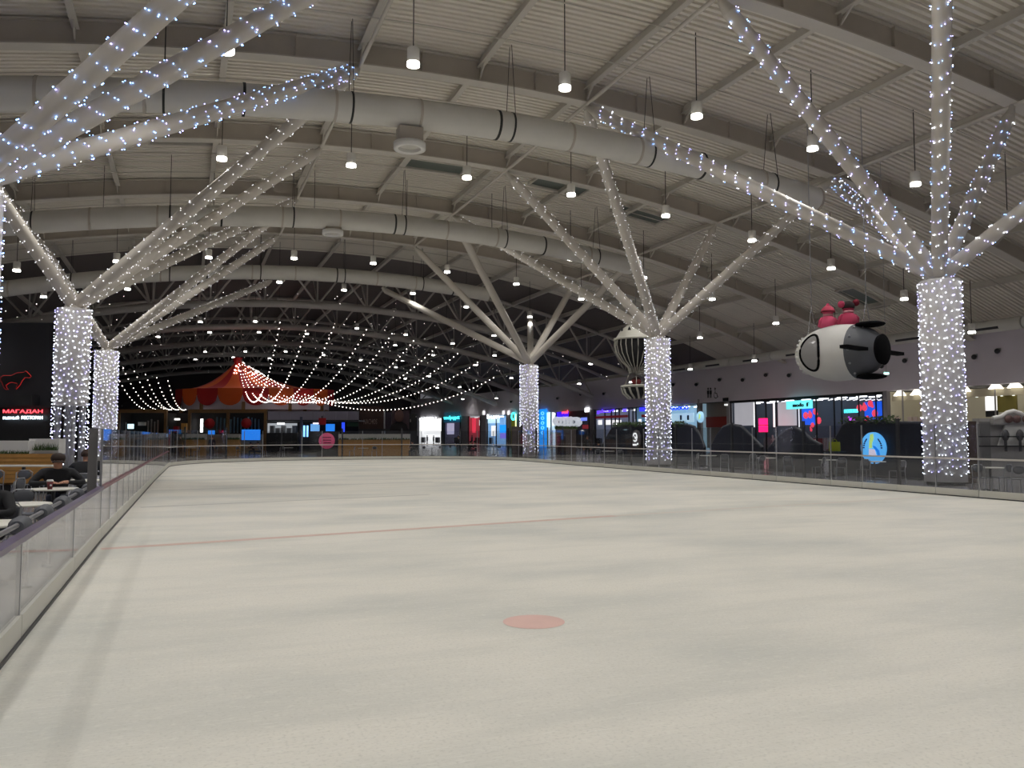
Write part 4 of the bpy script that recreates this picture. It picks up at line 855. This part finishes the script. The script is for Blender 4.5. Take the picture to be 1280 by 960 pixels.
# wooden slat bench and planter
t = thing('slat_bench', 'long wooden slatted bench wall with white planter boxes on top', 'bench'); D = 26
for k in range(7): vb('slat', -60, 72, 567.5+k*5.2, 572.2+k*5.2, D, WOOD, t, .06+.02*(k % 2))
vb('backing', -60, 72, 567, 606, D, DWOOD, t, .1, .12); vb('bench_foot', -60, 71, 606, 618, D, BLACK, t, .4, .1); vb('planter_box', -60, 36, 551, 567, D, WHITE, t, .5, .12); vb('planter_box', 36.5, 74, 548.5, 567, D, WHITE, t, .4, .5)
f = MB(); rnd = random.Random(4)
for k in range(520):
    px = rnd.uniform(-50, 72); c = at_depth(px, 567 if px < 36 else 563, D+(.02 if px < 36 else .3)+rnd.uniform(-.05, .08)); u = Vector((rnd.uniform(-.5, .5), rnd.uniform(-.5, .5), 1))*rnd.uniform(.06, .14 if px < 36 else .28); v = cR*.012
    f.add([c-v, c+v, c+u], [(0, 1, 2)])
tag(f.build('grass_tufts', GREEN, t), kind='stuff')
t = thing('long_table', 'narrow white high table before the wooden slat bench', 'table'); vb('tabletop', -30, 66, 581.5, 583.5, 23.5, TABLE, t, .45)
for q in (-12, 30): vb('pedestal', q-1.3, q+1.3, 583.5, 623.5, 23.5, DARKM, t, .09, .15)
for q in (-6, 29, 64): chair(at_depth(q, 545, 22.5).x, at_depth(q, 545, 22.5).y, .4, 'metal chair at the long high table, %s from the photo edge' % words[(-6, 29, 64).index(q)], 'chairs at the long table')

# furniture behind the shop-side barrier
SC = sorted(((1022, 25.2), (1050, 25.8), (1078, 25.0), (948, 25.0), (938, 26.6), (866, 25.0), (905, 25.6), (985, 25.4), (1225, 23.8), (1250, 24.6), (1268, 24.0), (1120, 25.2), (745, 26.4), (775, 26.2)))
for k, (px, X) in enumerate(SC):
    gl = 'grey metal cafe chair behind the shop-side barrier glass, %s from the far end' % words[k]
    p = on_x(px, 545, X); chair(p.x, p.y, [0, 2.6, 1.2, -.6, 2.0][k % 5], gl, 'chairs behind the shop-side barrier')
for k, (px, X) in enumerate(sorted(((1036, 26.4), (958, 25.9), (885, 26.0), (1236, 24.9), (1092, 26.3), (760, 27.0)))):
    p = on_x(px, 545, X); table(p.x, p.y, 'white round cafe table behind the shop-side barrier glass, %s from the far end' % words[k], 'tables behind the shop-side barrier')
p = on_x(1043, 545, 27.3); t = thing('high_table', 'tall dark table carrying the yellow bag', 'table', (p.x, p.y, 0)); MB().box(-.35, .35, -.35, .35, 1.06, 1.1).build('tabletop', DARKM, t); MB().tube([(0, 0, 0), (0, 0, 1.07)], .05, 8).build('leg', DARKM, t); MB().lathe([(0, .03), (.28, .03), (.28, 0)], 16).build('base', DARKM, t)
YB = mat('bag_lime', sr(150, 160, 20), .6)
t = thing('shopping_bag', 'lime yellow bag standing on the tall dark table', 'bag', (p.x, p.y, 1.1)); MB().prism([(-.24, 0), (.24, 0), (.22, .42), (-.22, .42)], .2, Matrix.Rotation(-.9, 4, 'Z')).build('bag_body', YB, t)
MB().tube([Matrix.Rotation(-.9, 4, 'Z') @ Vector((.1*math.cos(a), 0, .41+.12*math.sin(a))) for a in [PI*i/8 for i in range(9)]], .015, 6).build('handle', YB, t)
# furniture in the far seating area
for k, (px, D_) in enumerate(((232, 72), (246, 70), (268, 71), (300, 70), (330, 71), (352, 70), (440, 72), (468, 71), (520, 76), (532, 73), (548, 75), (560, 78), (575, 74), (610, 75), (625, 77), (668, 72), (700, 66), (722, 64))):
    p = at_depth(px, 545, D_); chair(p.x, p.y, k*1.3, 'small metal chair beyond the far barrier, %s counting from the tent side' % words[k], 'chairs beyond the far barrier')
for k, (px, D_) in enumerate(((239, 71), (318, 71), (360, 72), (454, 70), (540, 75), (590, 73), (617, 77), (690, 67))):
    p = at_depth(px, 545, D_); table(p.x, p.y, 'small round table beyond the far barrier, %s counting from the tent side' % words[k], 'tables beyond the far barrier')
for i, (a, b2, l) in enumerate(((228, 256, 'low tan planter box with white top below the lit shelves'), (283, 299, 'short tan planter box below the stall post'), (423, 512, 'long tan planter box with white top beside the poster wall'))):
    t = thing('planter_box', l, 'planter'); vb('wood_front', a, b2, 549.5, 573, 74, WOOD, t, .5); vb('white_top', a, b2, 542.5, 549.5, 74, KICK, t, .55, -.03)
    f = MB(); rnd = random.Random(i)
    for k in range(160):
        c = at_depth(rnd.uniform(a, b2), 549.5, 73.9); u = Vector((rnd.uniform(-.6, .6), rnd.uniform(-.6, .6), 1))*rnd.uniform(.08, .25); f.add([c-cR*.04, c+cR*.04, c+u], [(0, 1, 2)])
    tag(f.build('leaves', GREEN, t), kind='stuff')
t = thing('information_cabinet', 'brown grey cabinet standing in front of the farthest lit column', 'cabinet'); p0 = 63
vb('body', 639.5, 651, 533, 575, 60.5, mat('cabinet_brown', sr(78, 70, 70), .6), t, .6); vb('door', 640.5, 646, 536, 572, 60.5, mat('cabinet_door', sr(88, 78, 78), .6), t, .03, -.04); vb('side_post', 651, 653.5, 531.5, 575, 60.5, DARKM, t, .3)
t = thing('menu_cabinet', 'low grey brown cabinet with leafy top left of the dark divider', 'cabinet'); vb('body', 695, 720, 536, 580, 57, mat('cabinet_grey', sr(96, 88, 86), .6), t, .6); vb('dark_door', 697, 707, 545, 577, 57, mat('cabinet_wine', sr(48, 34, 36), .6), t, .03, -.04)
f = MB(); rnd = random.Random(8)
for k in range(220):
    c = at_depth(rnd.uniform(694, 721), 536.5, 57.2+rnd.uniform(0, .4)); u = Vector((rnd.uniform(-.7, .7), rnd.uniform(-.7, .7), 1))*rnd.uniform(.1, .3); f.add([c-cR*.05, c+cR*.05, c+u], [(0, 1, 2)])
tag(f.build('leaves', GREEN, t), kind='stuff')
# scattered ceiling LEDs of the far hall
st = MB(); rnd = random.Random(21)
for k in range(520):
    x, y = rnd.uniform(-24, 44), rnd.uniform(74, 160); st.bead((x, y, roof(x)-rnd.uniform(.3, 3.2)), rnd.uniform(.022, .042))
tag(st.build('ceiling_star_lights', mat('star_led', (1, .9, .9), .4, emit=(1, .86, .84), es=4, sample='NONE')), 'scattered tiny warm lights strung through the far roof trusses', 'lights', kind='stuff')

# ================================================================== PEOPLE
def skin(verts, edges, radii, name, mats, classify, root=0):
    me = bpy.data.meshes.new(name); me.from_pydata(verts, edges, []); o = bpy.data.objects.new(name, me); COL.objects.link(o)
    m = o.modifiers.new('s', 'SKIN'); m.use_smooth_shade = True
    for i, r in enumerate(radii): me.skin_vertices[0].data[i].radius = r if isinstance(r, tuple) else (r, r)
    me.skin_vertices[0].data[root].use_root = True
    o.modifiers.new('d', 'SUBSURF').levels = 1
    dg = bpy.context.evaluated_depsgraph_get(); dg.update(); out = bpy.data.meshes.new_from_object(o.evaluated_get(dg)); bpy.data.objects.remove(o)
    out.materials.clear()
    for mm in mats: out.materials.append(mm)
    for p in out.polygons: p.material_index = classify(p.center); p.use_smooth = True
    out.name = name; return out
def person(label, loc, rz, pose, top, bottom, hair, lean=0.0, cap=None, arms='table', bulk=1.0, group=None, long_hair=False):
    t = thing('person', label, 'person', loc, rz, group); V, E, R = [], [], []
    def add(v, r, par=None):
        V.append(Vector(v)); R.append(r)
        if par is not None: E.append((par, len(V)-1))
        return len(V)-1
    hz = .50 if pose == 'sit' else .95; L = lambda y, z: (y+math.sin(lean)*(z-hz), hz+(z-hz)*math.cos(lean))
    def tp(x, y, z): yy, zz = L(y, z); return (x, yy, zz)
    pel = add((0, 0, hz), (.16*bulk, .12)); sp = add(tp(0, .0, hz+.22), (.15*bulk, .11*bulk), pel); ch = add(tp(0, .01, hz+.42), (.17*bulk, .12*bulk), sp); nk = add(tp(0, .02, hz+.56), .055, ch)
    hb = add(tp(0, .04, hz+.63), .085, nk); hm = add(tp(0, .05, hz+.71), .122, hb); ht = add(tp(0, .03, hz+.81), .095, hm); add(tp(0, .145, hz+.71), .016, hm)
    hands = []
    for s in (-1, 1):
        sh = add(tp(s*.19*bulk, 0, hz+.48), .07*bulk, ch)
        if arms == 'table': el = add(tp(s*.27*bulk**2, .16, hz+.26), .055*bulk, sh); wr_ = add((s*.13, math.sin(lean)*.4+.42, .79), .033, el); pal = add((s*.07, math.sin(lean)*.4+.49, .79), (.035, .02), wr_); fd = Vector((-s*.5, .85, -.05)).normalized()
        else: el = add((s*.25, -.03, hz+.2), .05, sh); wr_ = add((s*.26, .06, hz-.03), .034, el); pal = add((s*.26, .08, hz-.11), (.035, .022), wr_); fd = Vector((0, .25, -.97))
        hands.append(V[pal]); sd = fd.cross(Vector((0, 0, 1) if arms == 'table' else (0, 1, 0))).normalized()
        for q, ln in ((-1.5, .062), (-.5, .08), (.5, .076), (1.5, .055)):
            a = add(V[pal]+fd*.035+sd*q*.017, .0095, pal); b = add(V[a]+fd*ln*.6, .009, a); add(V[b]+fd*ln*.4+Vector((0, 0, -.02)), .008, b)
        th = add(V[pal]+sd*s*.045+fd*.01, .011, pal); add(V[th]+fd*.04+sd*s*.01, .0095, th)
        hp = add((s*.1, 0, hz-.04), .095, pel)
        if pose == 'sit': kn = add((s*.12, .42, .50), .068, hp); an = add((s*.12, .40, .10), .045, kn); add((s*.12, .54, .045), (.045, .04), an)
        else: kn = add((s*.11, .02+s*.05, .50), .068, hp); an = add((s*.11, -.02+s*.08, .09), .045, kn); add((s*.11, .13+s*.08, .045), (.045, .04), an)
    hc = V[hm]; kneez = V[nk].z
    def cls(c):
        if (c-hc).length < .165 and c.z > kneez+.0: return 1
        if any((c-h).length < .12 for h in hands): return 1
        if c.z < .12: return 3
        return 2 if (c.z < hz+.04 and (pose != 'sit' or c.z < .62) and not any((c-h).length < .3 for h in hands)) else 0
    me = skin([tuple(v) for v in V], E, R, 'body', [top, SKIN, bottom, BLACK], cls, pel); link('body', me, t)
    HM = Matrix.Translation(hc+Vector((0, -.012, .02))) @ Matrix.Rotation(-lean*.6, 4, 'X')
    hairm = MB().lathe([(.12*math.sin(a), .125*math.cos(a)) for a in [PI*.5*i/6 for i in range(7)]]+([(.12, -.06), (.1, -.16), (.0, -.17)] if long_hair else [(.105, -.05)]), 16, 0, HM @ Matrix.Translation((0, -.022, 0))); hairm.build('hair', hair, t)
    for s in (-1, 1): MB().ball(hc+Vector((s*.038, .098, .012)), .011, 6).build('eye', BLACK, t); MB().ball(hc+Vector((s*.102, .0, -.005)), .022, 6, 0, (.4, 1, 1.4)).build('ear', SKIN, t)
    MB().box(-.026, .026, .092, .1, -.052, -.044, 0, Matrix.Translation(hc)).build('mouth', mat('lip', sr(140, 80, 76), .6), t)
    if cap:
        cp = MB().lathe([(.122, .02), (.124, .05), (.108, .1), (.06, .128), (0, .132)], 16, 0, HM); cp.build('cap', cap, t); MB().prism([(-.1, 0), (.1, 0), (.08, .012), (-.08, .012)], .13, HM @ Matrix.Translation((0, .17, .0))).build('cap_peak', cap, t)
    return t
BLK = mat('coat_black', sr(30, 30, 34), .8); DKB = mat('coat_navy', sr(34, 36, 50), .8); JEAN = mat('jeans', sr(44, 50, 66), .8); HBR = mat('hair_brown', sr(58, 40, 32), .8); HBK = mat('hair_black', sr(22, 18, 18), .8); CAPD = mat('cap_dark', sr(50, 36, 30), .8); GREYC = mat('coat_grey', sr(120, 120, 128), .8)
pa = person('man in dark jacket and cap leaning over a cafe table with a cup', (-2.48, 19.62, 0), PI+.15, 'sit', BLK, JEAN, HBR, .3, CAPD, bulk=1.28)
pb = person('person in black with short brown hair seated with back turned', (-2.28, 23.1, 0), .15, 'sit', BLK, BLK, HBR, .05, bulk=1.25)
for q in (pa, pb): q.scale = (1.12, 1.12, 1.08)
person('person in dark clothes cut off by the photo edge', (-2.4, 13.05, 0), PI-.5, 'sit', BLK, BLK, HBK, .1, bulk=1.25)
far = [(586.5, 72.2, -1.2, 'sit', BLK, 'seated person in black facing a companion before the pink shop', .2), (595, 73.8, 1.4, 'sit', DKB, 'seated person in navy facing a companion in black', .15), (664, 69, .6, 'sit', BLK, 'dark clothed person seated right of the farthest lit column', .1), (734, 60, 2.6, 'stand', BLK, 'person standing in black under the white cloud display', 0), (265, 69.5, 2.9, 'stand', DKB, 'person standing in dark coat before the stall planters', .12), (318.5, 70.2, 1.7, 'sit', BLK, 'seated person leaning forward in front of the blue screen', .5), (325.5, 69, 1.5, 'sit', GREYC, 'seated person in grey before the blue screen', .25), (517, 71, 2.2, 'sit', BLK, 'dark clothed person seated below the black advertising stand', .2), (226, 70.5, 2.8, 'stand', BLK, 'person in black standing near the warm lit stand', 0), (573.5, 76, 2.4, 'stand', BLK, 'person in black standing at the cyan script shop', 0), (748, 63, -.5, 'sit', DKB, 'seated person in navy left of the ring logo divider', .1)]
for px, D_, rz, pose, c, l, ln in far:
    p = at_depth(px, 545, D_); person(l, (p.x, p.y, 0), rz, pose, c, JEAN, HBK, ln, arms='table' if pose == 'sit' else 'down')
